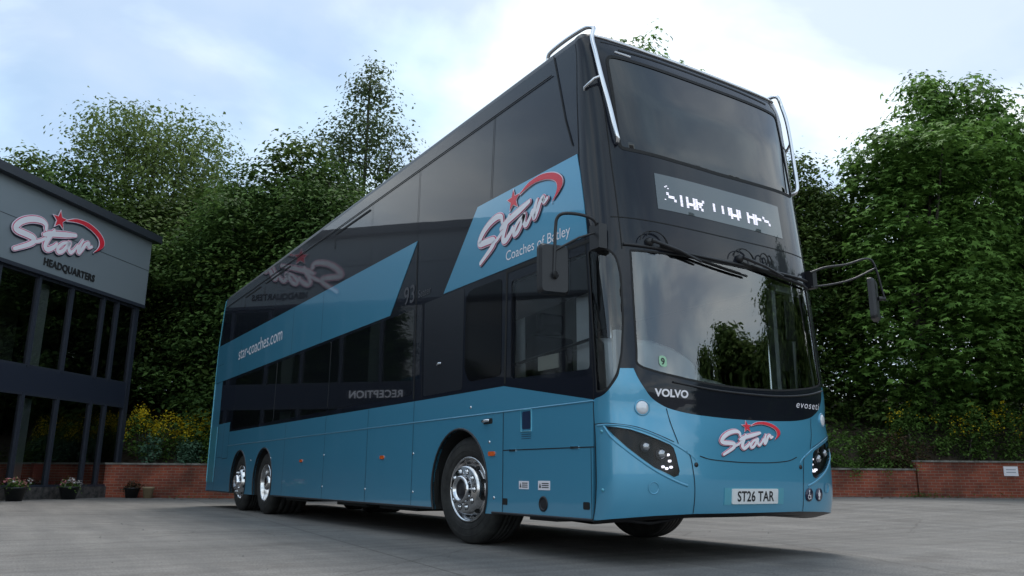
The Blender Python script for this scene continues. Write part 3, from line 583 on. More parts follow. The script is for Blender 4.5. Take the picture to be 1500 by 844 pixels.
# brow lines above the upper window, seams
mb = MB()
ribbon(mb, [(a, 4.235 + .035 * math.cos(a * 1.1)) for a in np.linspace(-.95, .95, 30)], .020, CAP, .003, False)
ribbon(mb, [(a, 4.30 + .012 * math.cos(a * 1.1)) for a in np.linspace(-1.12, 1.12, 30)], .007, CAP, .003, False)
ribbon(mb, [(a, 2.655 - .02 * math.cos(a)) for a in np.linspace(-1.2, 1.2, 34)], .007, CAP, .003, False)
ribbon(mb, [(-A + .002, z) for z in np.linspace(.32, 4.30, 60)], .012, CAP, .003, False); ribbon(mb, [(A - .002, z) for z in np.linspace(.32, 4.30, 60)], .012, CAP, .003, False)
for s in (-1, 1):
    ribbon(mb, [(s * a, z) for a, z in bez([(-1.13, 2.38), (-1.14, 2.8), (-1.16, 3.3), (-1.19, 4.3)], 10)], .008, CAP, .003, False)
    ribbon(mb, [(s * a, z) for a, z in bez([(-.841, 1.133), (-.808, .996), (-.761, .872)], 6)], .006, CAP, .003, False)
    ribbon(mb, [(s * a, z) for a, z in bez([(-.69, .82), (-.653, .78), (-.634, .68), (-.622, .55), (-.625, .365)], 6)], .006, CAP, .003, False)
    ribbon(mb, [(s * a, z) for a, z in bez([(-A, 1.012), (-1.36, 1.015), (-1.255, 1.008), (-1.1, .985), (-.95, .938), (-.8, .885)], 6)], .005, CAP, .003, False)
ribbon(mb, [(a, z) for a, z in bez([(-.56, .785), (-.45, .762), (-.208, .748), (0, .745), (.25, .75), (.45, .768), (.56, .80)], 6)], .007, CAP, .003, False)
mb.each('panel_gap', UNDER, BUS)
# sculpted light-catching ridges around the headlamps
mb = MB()
for s in (-1, 1):
    mb.tube([CAP((s * p.x, p.y), -.0075) for p in bez([(-A + .03, 1.0), (-1.30, 1.003), (-1.16, .99), (-1.0, .945), (-.86, .893), (-.76, .85), (-.70, .82)], 6)], .012, 8)
    mb.tube([CAP((s * p.x, p.y), -.0075) for p in bez([(-1.365, .995), (-1.30, .912), (-1.19, .818), (-1.085, .742), (-.97, .672), (-.86, .622), (-.76, .585), (-.69, .565)], 6)], .013, 8)
    mb.tube([CAP((s * p.x, p.y), -.0075) for p in bez([(-.70, .82), (-.62, .77), (-.52, .66)], 6)], [.012] * 4 + [.01] * 4 + [.006] * 5, 8)
mb.each('cowl_ridge', TEAL, BUS)
# --- headlamps
def headlamp(s):
    H = HL if s < 0 else mir(HL)
    o = patch('headlight', H, CAP, MATTE, BUS, off=-.045, thick=0, **CG); lp = loop(H)[:-1]; mb = MB()
    D = dens(H, .04); n = len(D); a = [CAP(p, .002) for p in D]; b = [CAP(p, -.045) for p in D]; mb.add(a + b, [(i, (i + 1) % n, n + (i + 1) % n, n + i) for i in range(n)]); mb.build('bezel', SATIN, o)
    for (c, r) in (((-1.035, .845), .043), ((-.905, .795), .047)):
        c = (c[0] * -s, c[1]); P = CAP(c, -.03); nrm = (CAP(c, .0) - CAP(c, -.03)).normalized(); nrm = (nrm + Vector((-.25, -.35, 0))).normalized() if s < 0 else (nrm + Vector((.25, -.35, 0))).normalized()
        Mx = Matrix.Translation(P) @ nrm.to_track_quat('Z', 'Y').to_matrix().to_4x4()
        MB().lathe([(r, -.01), (r * 1.02, .012), (r * .9, .016), (r * .86, .004)], Mx, 28).build('projector_ring', DARKM, o)
        MB().lathe([(r * .86, .002), (r * .8, .014), (r * .6, .03), (r * .3, .038), (.0005, .04)], Mx, 28).build('projector_lens', HLENS, o)
    leds = MB()
    for c in [(-.835, .79), (-.822, .745), (-.812, .700), (-.852, .690), (-.885, .702)]:
        P = CAP((c[0] * -s, c[1]), -.025); Mx = Matrix.Translation(P) @ (CAP((c[0] * -s, c[1]), .03) - P).to_track_quat('Z', 'Y').to_matrix().to_4x4(); leds.lathe([(.0095, -.02), (.0095, 0), (.006, .005), (.0005, .006)], Mx, 12)
    leds.each('running_light', LED, o)
    patch('lamp_cover', H, CAP, LCOV, o, off=-.003, thick=0, **CG)
HLENS = mat('projector_glass', (.42, .43, .46), .08, .7, 1)
LCOV = glass_mat('lamp_cover_plastic', (.9, .92, .95), .8, 1.35)
headlamp(-1); headlamp(1)
def lampM(c, off=0): P = CAP(c, off); return Matrix.Translation(P) @ (CAP(c, off + .03) - P).to_track_quat('Z', 'Y').to_matrix().to_4x4()
for s in (-1, 1):
    MB().lathe([(.062, -.01), (.062, .008), (.052, .010), (.050, .004)], lampM((s * 1.05, 1.131)), 28).build('fog_light_ring', SATIN if 0 else TEAL, BUS)
    MB().lathe([(.052, .003), (.045, .014), (.025, .02), (.0005, .022)], lampM((s * 1.05, 1.131)), 28).build('fog_light', LENS, BUS)
    MB().lathe([(.046, .003), (.040, .006), (.036, -.004), (.0005, -.006)], lampM((s * .99, .549)), 24).build('towing_eye_cap', TEAL, BUS)
for s in (-1, 1):
    MB().lathe([(.018, 0), (.018, .004), (.0005, .005)], lampM((s * .60, .72), .001), 14).build('sensor', SATIN, BUS)
    for z in (.955, .53): MB().lathe([(.014, 0), (.012, .004), (.0005, .005)], lampM((s * 1.385, z), .001), 10).build('cowl_fastener', TEAL2, BUS)
# --- destination display
DD = [(-.765, 2.765), (.762, 2.765), (.762, 3.085), (-.765, 3.085)]
dsp = patch('destination_display', DD, CAP, DISP, BUS, off=.0035, thick=.004, **CG)
G5 = {'S': '01110 10001 10000 01110 00001 10001 01110', 'T': '11111 00100 00100 00100 00100 00100 00100', 'A': '00100 01010 10001 10001 11111 10001 10001', 'R': '11110 10001 10001 11110 10100 10010 10001', 'C': '01110 10001 10000 10000 10000 10001 01110', 'O': '01110 10001 10001 10001 10001 10001 01110', 'H': '10001 10001 10001 11111 10001 10001 10001', 'E': '11111 10000 10000 11110 10000 10000 11111', ' ': '00000 ' * 7}
mb = MB(); x = -.66; px = .0148
for ch in 'STAR COACHES':
    rows = G5[ch].split()
    for r_ in range(2, 6):
        for c_ in range(5):
            if rows[r_][c_] == '1' and not (ch in 'SCO' and r_ == 5):
                for (dx, dz) in [(i * .48, j * .5) for i in range(3) for j in range(2)]:
                    cx = x + (c_ + dx * .9) * px * 1.30; cz = 2.975 - (r_ + dz) * px * 1.75; s_ = px * .33
                    mb.add([CAP((cx - s_, cz - s_), .0065), CAP((cx + s_, cz - s_), .0065), CAP((cx + s_, cz + s_), .0065), CAP((cx - s_, cz + s_), .0065)], [(0, 1, 2, 3)])
    x += .106 if ch != ' ' else .10
for dx, dz in [(-.67, 2.975), (-.655, 2.985), (-.64, 2.965), (-.68, 2.86)]:
    mb.add([CAP((dx - .008, dz - .004), .0065), CAP((dx + .008, dz - .004), .0065), CAP((dx + .008, dz + .004), .0065), CAP((dx - .008, dz + .004), .0065)], [(0, 1, 2, 3)])
mb.each('led_letter', mat('led_text', (.8, .8, .9), .4, emit=(.9, .86, 1), estr=.55), dsp)
# --- plate, badges, logo
PLP = [(-.243, .431), (.283, .431), (.283, .545), (-.243, .545)]
patch('plate_holder', [(-.32, .425), (.36, .425), (.36, .552), (-.32, .552)], CAP, TEAL2, BUS, off=.004, thick=.004, step=.05, grid=.07)
pl = patch('number_plate', [tuple(p) for p in rpoly(PLP, .012)], CAP, PLATE, BUS, off=.012, thick=.008, step=.05, grid=.07)
text_mesh('ST26 TAR', .106, CAP, (.02, .4525), .0135, 1, .0022, 0, .90, 'CENTER', spacing=1.04).build('registration_number', INK, pl)
text_mesh('VOLVO', .078, CAP, (-.79, 1.222), .003, 1, .003, 0, 1.18, 'CENTER', spacing=1.0).build('maker_lettering', WHITE, BUS)
text_mesh('evoseti', .085, CAP, (.80, 1.215), .003, 1, 0, .2, 1.3, 'CENTER', spacing=1.15).build('model_lettering', GREYP2 if 0 else WHITE, BUS)
star_logo(BUS, CAP, (-.335, .80), .70, 1, zs=.86, off=.002)
# accessibility badges
for k, a in enumerate((.70, .85)):
    disc = MB().lathe([(.055, 0), (.055, .003), (.0005, .0031)], lampM((a, .496), .002), 24).build('access_badge', NAVY, BUS)
    mb = MB(); Q = lambda p, o, a=a: CAP((a + p[0], .496 + p[1]), o)
    MB2 = patch_mesh([(.008 * math.cos(t), .03 + .008 * math.sin(t)) for t in np.arange(0, 6.2, .6)], Q, .0065, 0); mb.add(MB2.v, MB2.f)
    if k: ribbon(mb, [(0, .018), (0, -.005)], .020, Q, .0066); ribbon(mb, [(-.006, -.005), (-.007, -.036)], .009, Q, .0067); ribbon(mb, [(.006, -.005), (.007, -.036)], .009, Q, .0068); ribbon(mb, [(-.014, .014), (-.018, -.008)], .006, Q, .0069); ribbon(mb, [(.014, .014), (.018, -.008)], .006, Q, .0070)
    else: ribbon(mb, [(0, .018), (0, -.006), (.016, -.008), (.022, -.03)], .008, Q, .0066); ribbon(mb, [(.018 * math.cos(t), -.016 + .018 * math.sin(t)) for t in np.linspace(2.2, 5.6, 12)], .006, Q, .0067)
    mb.build('badge_symbol', WHITE, disc)
# windscreen sticker
st_ = patch('sticker', [tuple(p) for p in rpoly([(-.89, 1.452), (-.82, 1.444), (-.82, 1.53), (-.89, 1.538)], .03)], CAP, mat('sticker_green', (.35, .6, .4), .5), BUS, off=.002, thick=0)
text_mesh('9', .07, CAP, (-.874, 1.466), .004, 1, .002).build('sticker_lettering', INK, st_)
# chrome strip line under the windscreen
mb = MB(); mb.tube([CAP((p.x, p.y), .004) for p in bez([(-.78, 1.335), (-.4, 1.30), (0, 1.29), (.4, 1.295), (.78, 1.33), (1.1, 1.39)], 8)], .008, 8); mb.build('scuttle_trim', SATIN, BUS)

# --- sides
yc = lambda z: .088 + .37 * bf(z) + shift(z)
def arch(c, r, z0=.3, zc=.52, ry=None):
    a0 = math.asin(max(-1, min(1, (z0 - zc) / r))); pts = []
    for k in range(25):
        t = (math.pi - a0) + (a0 - (math.pi - a0)) * k / 24; pts.append((c + (ry or r) * math.cos(t), zc + r * math.sin(t)))
    return pts
YF, YD, YT, LEN = 2.53, 9.42, 11.02, 13.58
def skirt_poly():
    low = [(yc(.31), .307)]
    for c in (YF + .07, YD, YT): low += [(y, z) for y, z in arch(c, .55)]
    # arch() runs from small y?  make it increasing in y
    low = [(yc(.31), .307)]
    for c in (YF + .07, YD, YT): low += sorted([], key=lambda q: q) + [(y, z) for y, z in arch(c, .55)] if arch(c, .55)[0][0] < arch(c, .55)[-1][0] else [(y, z) for y, z in arch(c, .55)[::-1]]
    low = [(yc(.31), .307)]
    for c in (YF + .07, YD, YT):
        a = arch(c, .55); a = a if a[0][0] < a[-1][0] else a[::-1]; low += a
    up = [(LEN, .307), (LEN + .02, 1.5), (LEN + .02, 2.53), (12.93, 2.53), (12.93, 1.64), (11.97, 1.64), (11.97, 1.452), (3.2, 1.42), (1.78, 1.42), (yc(1.2), 1.2)]
    return low + up
SK = skirt_poly()
CW = [(.52, 1.44), (1.665, 1.475), (1.665, 2.375), (.52, 2.385)]      # driver's window
BLK = [(yc(1.2), 1.2), (1.78, 1.42), (3.2, 1.42), (11.97, 1.452), (11.97, 1.64), (12.93, 1.64), (12.93, 2.53), (LEN + .02, 2.53), (LEN - .02, 3.33), (13.36, 4.1), (13.25, 4.31)] + [(yc(z), z) for z in np.arange(4.31, 1.25, -.1)]
for nm, Mf in (('L', SIDE), ('R', SIDER)):
    patch('side_skirt', SK, Mf, TEAL, BUS, thick=.03, grid=.5)
    patch('side_panel', BLK, Mf, BLACKP, BUS, thick=.04, holes=[[tuple(p) for p in rpoly(CW, .04)]], grid=.5)
    patch('driver_window' if nm == 'L' else 'cab_side_window', [tuple(p) for p in rpoly(CW, .04)], Mf, SIDEGL, BUS, off=-.006, thick=0)
    # flush glazing
    for y0, y1 in ((3.72, 6.4), (6.43, 9.0), (9.03, 11.8)):
        patch('lower_window', [tuple(p) for p in rpoly([(y0, 1.50), (y1, 1.50), (y1, 2.47), (y0, 2.47)], .05)], Mf, GLASSD, BUS, off=.0035, thick=.0045)
    patch('lower_window', [tuple(p) for p in rpoly([(1.83, 1.52), (2.42, 1.52), (2.52, 1.65), (2.52, 2.38), (2.42, 2.44), (1.83, 2.44)], .06)], Mf, GLASSN, BUS, off=.0035, thick=.0045)
    stripe = [(13.50, 3.335), (7.66, 3.30), (3.70, 3.27), (4.40, 2.505), (12.95, 2.53), (LEN + .02, 2.53), (LEN - .015, 3.335)][1:]
    stripe = [(LEN - .015, 3.335), (7.66, 3.29), (3.70, 3.27), (4.40, 2.505), (LEN + .02, 2.535)]
    patch('stripe_panel', stripe, Mf, TEAL, BUS, off=.006, thick=.006, grid=.6)
    patch('logo_panel', [(2.31, 3.28), (.64, 3.265), (.60, 3.07), (.555, 2.79), (.52, 2.515), (3.01, 2.51)], Mf, TEAL, BUS, off=.006, thick=.006, grid=.4)
    patch('rear_corner_panel', [(LEN - .01, .48), (LEN + .01, 1.6), (13.02, 1.6), (13.02, .49)], Mf, TEAL2, BUS, off=.004, thick=.004)
# upper deck windows (dark, flush, hairline joints) and other thin dark joints
mb = MB(); G = MB(); hi = MB()
def line(y0, z0, y1, z1, wd_=.008, o=.0075, M_=SIDE, b=None): ribbon(b or mb, [(y0, z0), ((y0 + y1) / 2, (z0 + z1) / 2), (y1, z1)], wd_, M_, o, False)
for y in (5.12, 6.9, 8.6, 10.3, 11.9): line(y, 3.33, y, 4.12, .005)
line(3.72, 3.3, 3.70, 4.13); line(2.05, 3.3, 2.0, 4.15)
for pts in ([(5.2, 4.08), (6.52, 4.08), (6.52, 3.86)], [(8.7, 4.08), (10.2, 4.08), (10.2, 3.86)], [(10.5, 4.08), (11.6, 4.08), (11.6, 3.86)]):
    ribbon(mb, pts, .028, SIDE, .0078, False)
ribbon(mb, [(z_[0], z_[1]) for z_ in [(.97, 4.33), (.90, 4.05), (.80, 3.64), (.70, 3.36)]], .014, SIDE, .0072, False)
for y in (6.86, 8.28, 11.6): line(y, 2.53, y, 3.28, .006, .0078)
for y in (3.64, 4.93, 6.45, 8.29): line(y, .31, y, 1.42, .006, .003)
line(3.66, 1.45, 3.70, 3.25, .03, .003); line(3.46, 1.45, 3.50, 2.5, .012, .003)
line(1.78, .31, 1.78, 1.2, .008, .003); line(1.76, 1.44, 1.74, 2.49, .03, .003); line(.49, 2.47, 1.76, 2.48, .03, .0035)
line(.47, .845, 1.78, .85, .008, .0034); line(.515, .31, .515, .84, .005, .003)
line(11.97, .95, 11.97, 1.62, .012, .003); line(11.97, .95, 12.4, .94, .01, .0034); line(12.42, .94, 12.42, 1.62, .008, .003); line(12.93, .31, 12.93, 2.5, .008, .0036)
line(12.93, 2.9, 13.45, 2.9, .006, .0078); line(12.43, .97, 12.93, .97, .006, .0034)
mb.each('panel_joint', UNDER, BUS)
# crease along the skirt: a rolled rib that catches the sky
hi.tube([(-.001, .47, 1.19), (-.001, 12.0, 1.19)], .007, 8); hi.tube([(2.551, .47, 1.19), (2.551, 12.0, 1.19)], .007, 8); hi.each('waist_moulding', TEAL, BUS)
fl = MB(); fl.tube([(-.004, .5, .312), (-.004, 1.95, .312)], .012, 6); fl.tube([(-.004, 3.12, .312), (-.004, 8.83, .312)], .012, 6); fl.tube([(-.004, 11.6, .312), (-.004, 13.5, .312)], .012, 6); fl.each('skirt_edge', DARKM, BUS)
# upper deck glass bead
bead = MB(); bead.tube([(-.012, y, 4.15) for y in np.linspace(1.0, 13.28, 30)], .006, 6); bead.build('gutter', SATIN, BUS)
# side texts and logo (seen from the side the bus reads towards its front: +text runs to -y)
star_logo(BUS, SIDE, (2.24, 2.66), 1.40, -1, zs=.93, off=.0085)
text_mesh('Coaches of Batley', .135, SIDE, (1.76, 2.585), .0085, -1, 0, 0, 1.03).build('town_lettering', WHITE, BUS)
text_mesh('star-coaches.com', .34, SIDE, (11.75, 2.84), .0085, -1, .0, 0, 1.22).build('web_lettering', WHITE, BUS)
text_mesh('93', .30, SIDE, (4.02, 2.56), .006, -1, .002, 0, 1.05).build('seat_count_lettering', GREYP, BUS)
text_mesh('Seater', .13, SIDE, (3.63, 2.58), .006, -1, 0, 0, .95).build('seat_count_lettering', GREYP, BUS)
# side lamps, labels, catches
for y, z in ((1.97, .825), (4.45, .835), (7.42, .835)):
    patch('marker_light', [tuple(p) for p in rpoly([(y - .055, z - .02), (y + .055, z - .02), (y + .055, z + .02), (y - .055, z + .02)], .02)], SIDE, AMBER, BUS, off=.012, thick=.012)
fh = patch('filler_flap', [tuple(p) for p in rpoly([(1.34, 1.02), (1.47, 1.02), (1.47, 1.17), (1.34, 1.17)], .02)], SIDE, mat('flap_navy', (.01, .025, .07), .4), BUS, off=.003, thick=.003)
mb = MB(); mb.tube([SIDE(p, .004) for p in [(1.325, 1.0), (1.325, 1.185), (1.485, 1.185), (1.485, 1.0), (1.325, 1.0)]], .006, 6); mb.build('flap_frame', TEAL2, fh)
mb = MB(); [ribbon(mb, [(1.48, z), (1.33, z)], .004, SIDE, .003, False) for z in (.975, .958, .94)]; mb.build('caption', NAVY, BUS)
for (y, z, a, b) in ((1.44, .555, .075, .05), (1.14, .555, .085, .055)):
    lb = patch('warning_label', [(y + a, z - b / 1.5), (y - a, z - b / 1.5), (y - a, z + b / 1.5), (y + a, z + b / 1.5)], SIDE, WHITE, BUS, off=.003, thick=.002)
    mb = MB(); [ribbon(mb, [(y + a * .35, z + k), (y - a * .8, z + k)], .008, SIDE, .0045, False) for k in (.016, 0, -.016)]; mb.add([SIDE((y + a * .85, z - .02), .0045), SIDE((y + a * .45, z - .02), .0045), SIDE((y + a * .65, z + .022), .0045)], [(0, 1, 2)]); mb.build('label_print', GREYP, lb)
for y in (1.74, .58): patch('jacking_point', [tuple(p) for p in rpoly([(y - .04, .385), (y + .04, .385), (y + .04, .44), (y - .04, .44)], .012)], SIDE, UNDER, BUS, off=.003, thick=.003)
MB().lathe([(.062, 0), (.060, .006), (.045, .008), (.040, -.0)], Matrix.Translation((-.002, 1.15, .41)) @ Vector((-1, 0, 0)).to_track_quat('Z', 'Y').to_matrix().to_4x4(), 24).build('vent_ring', SATIN, BUS)
MB().lathe([(.040, .0025), (.02, .003), (.0005, .0032)], Matrix.Translation((-.002, 1.15, .41)) @ Vector((-1, 0, 0)).to_track_quat('Z', 'Y').to_matrix().to_4x4(), 24).build('vent_disc', DARKM, BUS)
dh = patch('door_handle', [tuple(p) for p in rpoly([(2.13, 1.095), (1.97, 1.095), (1.97, 1.145), (2.13, 1.145)], .02)], SIDE, UNDER, BUS, off=.003, thick=.003)
MB().tube([(-.01, 2.12, 1.115), (-.03, 2.10, 1.12), (-.03, 2.03, 1.125), (-.012, 2.01, 1.125)], .014, 8).build('grip', CHROME, dh)
MB().tube([(-.004, 3.10, 1.76), (-.02, 3.08, 1.765), (-.02, 3.04, 1.77), (-.004, 3.02, 1.77)], .012, 8).build('door_button', CHROME, BUS)
for y in (1.62, .72): MB().box((-.008, y - .05, .838), (.0, y + .05, .856)).build('hinge', CHROME, BUS)
mb = MB()
for y, z in ((3.62, .86), (3.60, .46), (4.93, .47), (6.45, .48), (6.45, .90), (2.02, .93), (1.93, .44), (9.0, .9), (10.22, .88), (2.38, 1.27)): mb.lathe([(.014, 0), (.012, .005), (.0005, .006)], Matrix.Translation((0, y, z)) @ Vector((-1, 0, 0)).to_track_quat('Z', 'Y').to_matrix().to_4x4(), 10)
mb.each('panel_fastener', CHROME, BUS)

# --- roof, rear, underbody
def outline_z(z, inset=0):
    P = [capP(a, z + ztop(a) - 4.31) for a in np.linspace(-A, A, 61)]; ye = float(np.interp(z, [.3, 1.5, 2.53, 3.33, 4.1, 4.34, 4.45], [13.6, 13.62, 13.62, 13.58, 13.38, 13.27, 13.2]))
    P += [Vector((2.55, y, z)) for y in np.linspace(P[-1].y + .1, ye - .12, 12)] + [Vector((2.52, ye - .04, z)), Vector((2.42, ye, z))] + [Vector((.13, ye, z)), Vector((.03, ye - .04, z))] + [Vector((0, y, z)) for y in np.linspace(ye - .12, P[0].y + .1, 12)]
    cx, cy = 1.275, 6.8
    return [Vector((cx + (p.x - cx) * (1 - inset / 1.275), cy + (p.y - cy) * (1 - inset / 6.5), p.z + (z - p.z) * min(1, inset / .3))) for p in P]
mb = MB(); rings = [outline_z(4.31), outline_z(4.35, .008), outline_z(4.385, .035), outline_z(4.41, .12), outline_z(4.425, .35), outline_z(4.43, .8)]; n = len(rings[0])
mb.add([v for r_ in rings for v in r_], [(i * n + k, i * n + (k + 1) % n, (i + 1) * n + (k + 1) % n, (i + 1) * n + k) for i in range(len(rings) - 1) for k in range(n)] + [tuple((len(rings) - 1) * n + k for k in range(n))], True)
mb.build('roof', mat('roof_charcoal', (.03, .034, .042), .4), BUS)
RE = lambda p, o=0: Vector((p[0], float(np.interp(p[1], [.3, 1.5, 2.53, 3.33, 4.1, 4.34], [13.6, 13.62, 13.62, 13.58, 13.38, 13.27])) + o, p[1]))
patch('rear_panel', [(.0, .307), (2.55, .307), (2.55, 4.34), (0, 4.34)], RE, TEAL, BUS, step=.3, grid=.4, thick=.0)
patch('rear_window', [tuple(p) for p in rpoly([(.35, 2.9), (2.2, 2.9), (2.2, 4.1), (.35, 4.1)], .1)], RE, GLASSD, BUS, off=.006, thick=.006, step=.1, grid=.3)
for sd_, Mf in ((0, SIDE), (1, SIDER)): patch('service_panel', [tuple(p) for p in rpoly([(2.56, 1.46), (3.42, 1.46), (3.46, 2.49), (2.56, 2.49)], .03)], Mf, mat('satin_charcoal_panel', (.012, .014, .02), .38), BUS, off=.0026, thick=.0026)
mb = MB(); mb.tube([RE((.0, z), -.004) for z in np.linspace(.5, 4.3, 20)], .014, 6); mb.build('corner_trim', TEAL2, BUS)
mb = MB(); mb.box((.34, .9, .42), (2.2, 1.9, .72)); mb.box((.34, 3.2, .40), (2.2, 8.8, .75)); mb.box((.34, 12, .35), (2.2, 13.5, .8)); mb.box((.7, .7, .38), (1.85, 12.5, .62))
for y in (3.6, 5.0, 7.2): mb.box((.06, y, .26), (.5, y + 1.0, .5))
mb.box((.02, 3.12, .34), (.06, 8.8, 1.3)); mb.box((.02, .6, .34), (.06, 1.95, 1.15)); mb.box((.9, .5, .34), (1.5, 1.0, .42)); mb.box((1.75, .35, .315), (2.2, .6, .36))
mb.box((.5, .42, .33), (.75, .7, .37)); mb.build('chassis', UNDER, BUS)
mb = MB(); mb.box((.10, 1.1, .27), (.5, 1.5, .30)); mb.tube([(.35, .55, .30), (.55, .5, .28), (.9, .6, .30)], .015, 6); mb.tube([(.62, .48, .345), (.8, .47, .33), (1.0, .46, .345)], .02, 6); mb.each('underside_bracket', DARKM, BUS)
# wheel arches: black liners
mb = MB()
for c in (YF + .07, YD, YT):
    a = arch(c, .55); n = len(a); mb.add([Vector((-.004, y, z)) for y, z in a] + [Vector((.5, y, z)) for y, z in a], [(i, i + 1, n + i + 1, n + i) for i in range(n - 1)], True)
    mb.add([Vector((2.554, y, z)) for y, z in a] + [Vector((2.05, y, z)) for y, z in a], [(i, i + 1, n + i + 1, n + i) for i in range(n - 1)], True)
    mb.box((.5, c - .62, .28), (2.05, c + .62, 1.15))
mb.each('wheel_arch_liner', UNDER, BUS)
mb = MB()
for c in (YF + .07, YD, YT):
    a = arch(c, .555); mb.tube([Vector((-.003, y, z)) for y, z in a], .012, 6)
mb.each('wheel_arch_lip', SATIN, BUS)

# --- wheels
def wheel(y, side, front, wx=.075):
    x = wx if side < 0 else 2.55 - wx; ax = Vector((-1, 0, 0)) if side < 0 else Vector((1, 0, 0)); rr = .505
    t = bpy.data.objects.new('wheel', None); col.objects.link(t); t.parent = BUS; t.location = Vector((x, y, rr)) - loc_of(BUS); WL[t.name] = Vector((x, y, rr)); t.empty_display_size = .1
    ax = (Matrix.Rotation(R(7), 3, 'Z') @ ax) if front and y == YF else ax        # steered slightly
    Mx = Matrix.Translation((x, y, rr)) @ ax.to_track_quat('Z', 'Y').to_matrix().to_4x4(); wdt = .30 if front or y == YT else .56
    prof = [(.305, -.02), (.315, .0), (.34, .006), (.40, .012), (.45, .006), (.482, -.012), (.498, -.035), (.505, -.06)]
    for q in range(1, 5): yq = -.06 - (wdt - .06) * q / 5; prof += [(.505, yq + .006), (.493, yq + .004), (.493, yq - .004), (.505, yq - .006)]
    prof += [(.505, -wdt), (.49, -wdt - .04), (.44, -wdt - .05), (.30, -wdt - .04)]
    MB().lathe(prof, Mx, 72).build('tyre', TYRE, t)
    mb = MB()
    for r_ in (.365, .43): mb.lathe([(r_ - .004, .009 if r_ < .4 else .0095), (r_, .014 if r_ < .4 else .013), (r_ + .004, .009 if r_ < .4 else .0085)], Mx, 72)
    mb.each('sidewall_rib', TYRE, t)
    if front:      # outset disc
        prof = [(.308, -.015), (.305, .004), (.292, .006), (.283, -.012), (.270, -.045), (.266, -.052), (.258, -.040), (.228, .030), (.215, .050), (.207, .056), (.134, .056), (.130, .060), (.126, .056)]
    else:          # deep dish
        prof = [(.308, -.015), (.305, .004), (.292, .006), (.283, -.012), (.265, -.06), (.258, -.12), (.25, -.13), (.20, -.135), (.195, -.12), (.14, -.12), (.13, -.115)]
    rim = MB().lathe(prof, Mx, 64).build('rim', ALLOY, t)
    off = .056 if front else -.12
    hub = MB(); hub.lathe([(.130, off - .002), (.127, off + .045), (.115, off + .055), (.098, off + .055), (.094, off + .02), (.06, off + .01), (.055, off + .02), (.0005, off + .022)] if front else [(.13, off - .01), (.122, off + .09), (.10, off + .115), (.05, off + .12), (.0005, off + .12)], Mx, 40); hub.build('hub', CHROME if front else ALLOY, t)
    if front: MB().lathe([(.094, off + .021), (.06, off + .0115), (.055, off + .0215), (.0005, off + .0235)], Mx, 32).build('hub_cap', DARKM, t)
    holes = MB(); R_ = .243
    for k in range(10):
        an = 2 * math.pi * (k + .5) / 10; hr = .025; h_ = -.002 if front else -.131; slope = -1.5
        P0 = Mx @ Vector((R_ * math.cos(an), R_ * math.sin(an), (h_ if front else -.131)))
        nl = (Mx.to_3x3() @ Vector((math.cos(an) * (.8 if front else 0), math.sin(an) * (.8 if front else 0), .6))).normalized()
        holes.lathe([(hr, 0.004), (hr * .9, .006), (hr * .85, .0045), (.0005, .004)], Matrix.Translation(P0) @ nl.to_track_quat('Z', 'Y').to_matrix().to_4x4(), 14)
    holes.each('vent_hole', UNDER, t)
    nb = MB(); nm = MB()
    for k in range(10):
        an = 2 * math.pi * k / 10; P0 = Mx @ Matrix.Translation((.172 * math.cos(an), .172 * math.sin(an), off)); nb.lathe([(.021, 0), (.021, .005), (.016, .006), (.016, .018), (.012, .023), (.0005, .025)], P0, 6 if 0 else 12); nm.lathe([(.030, .0005), (.030, .0015), (.024, .0016)], P0, 14)
    nb.each('wheel_nut', CHROME, t); nm.each('nut_washer', DARKM, t)
for s in (-1, 1):
    wheel(YF, s, True); wheel(YD, s, False, .06); wheel(YT, s, True, .06)

# --- cab interior
mb = MB(); mb.box((.36, .6, .55), (2.19, 1.95, .62)); mb.box((.06, 1.95, 1.16), (2.49, 5.5, 1.2)); mb.box((.06, .62, 2.46), (2.49, 5.5, 2.52)); mb.box((.06, 5.5, .62), (2.49, 5.56, 2.46)); mb.build('cab_floor', TRIMD, BUS)
mb = MB(); mb.box((.06, .48, .62), (2.49, .52, 1.28)); mb.box((2.47, .7, .62), (2.49, 5.5, 1.4)); mb.build('bulkhead', TRIMD, BUS)
# dashboard: driver's cowl and passenger shelf, pale grey
def loft(sections, name, m, parent):
    mb = MB(); n = len(sections[0]); mb.add([v for s_ in sections for v in s_], [(i * n + k, i * n + k + 1, (i + 1) * n + k + 1, (i + 1) * n + k) for i in range(len(sections) - 1) for k in range(n - 1)], True); return mb.build(name, m, parent)
sec = []
for x, h in ((.10, 1.70), (.3, 1.72), (.55, 1.71), (.78, 1.67), (.95, 1.60), (1.04, 1.50), (1.1, 1.45), (1.3, 1.43), (1.5, 1.38), (2.0, 1.31), (2.2, 1.30), (2.45, 1.27)):
    y0 = .34 if .3 < x < 2.3 else .44
    sec.append([(x, y0, 1.27), (x, y0 + .02, h - .06), (x, y0 + .08, h - .01), (x, y0 + .25, h), (x, y0 + .42, h - .08), (x, y0 + .44, .9)])
loft(sec, 'dashboard', TRIM, BUS)
mb = MB(); c = Vector((.62, 1.02, 1.52)); ax = Vector((0, .55, .83)).normalized(); Mx = Matrix.Translation(c) @ ax.to_track_quat('Z', 'Y').to_matrix().to_4x4()
mb.tube([Mx @ Vector((.22 * math.cos(t), .22 * math.sin(t), 0)) for t in np.linspace(0, 2 * math.pi, 33)], .014, 8, False); mb.tube([Mx @ Vector((-.21, 0, 0)), Mx @ Vector((0, 0, -.03)), Mx @ Vector((.21, 0, 0))], .018, 6); mb.tube([Mx @ Vector((0, 0, -.03)), (.62, .75, 1.2)], .035, 8); mb.build('steering_wheel', SEATM, BUS)
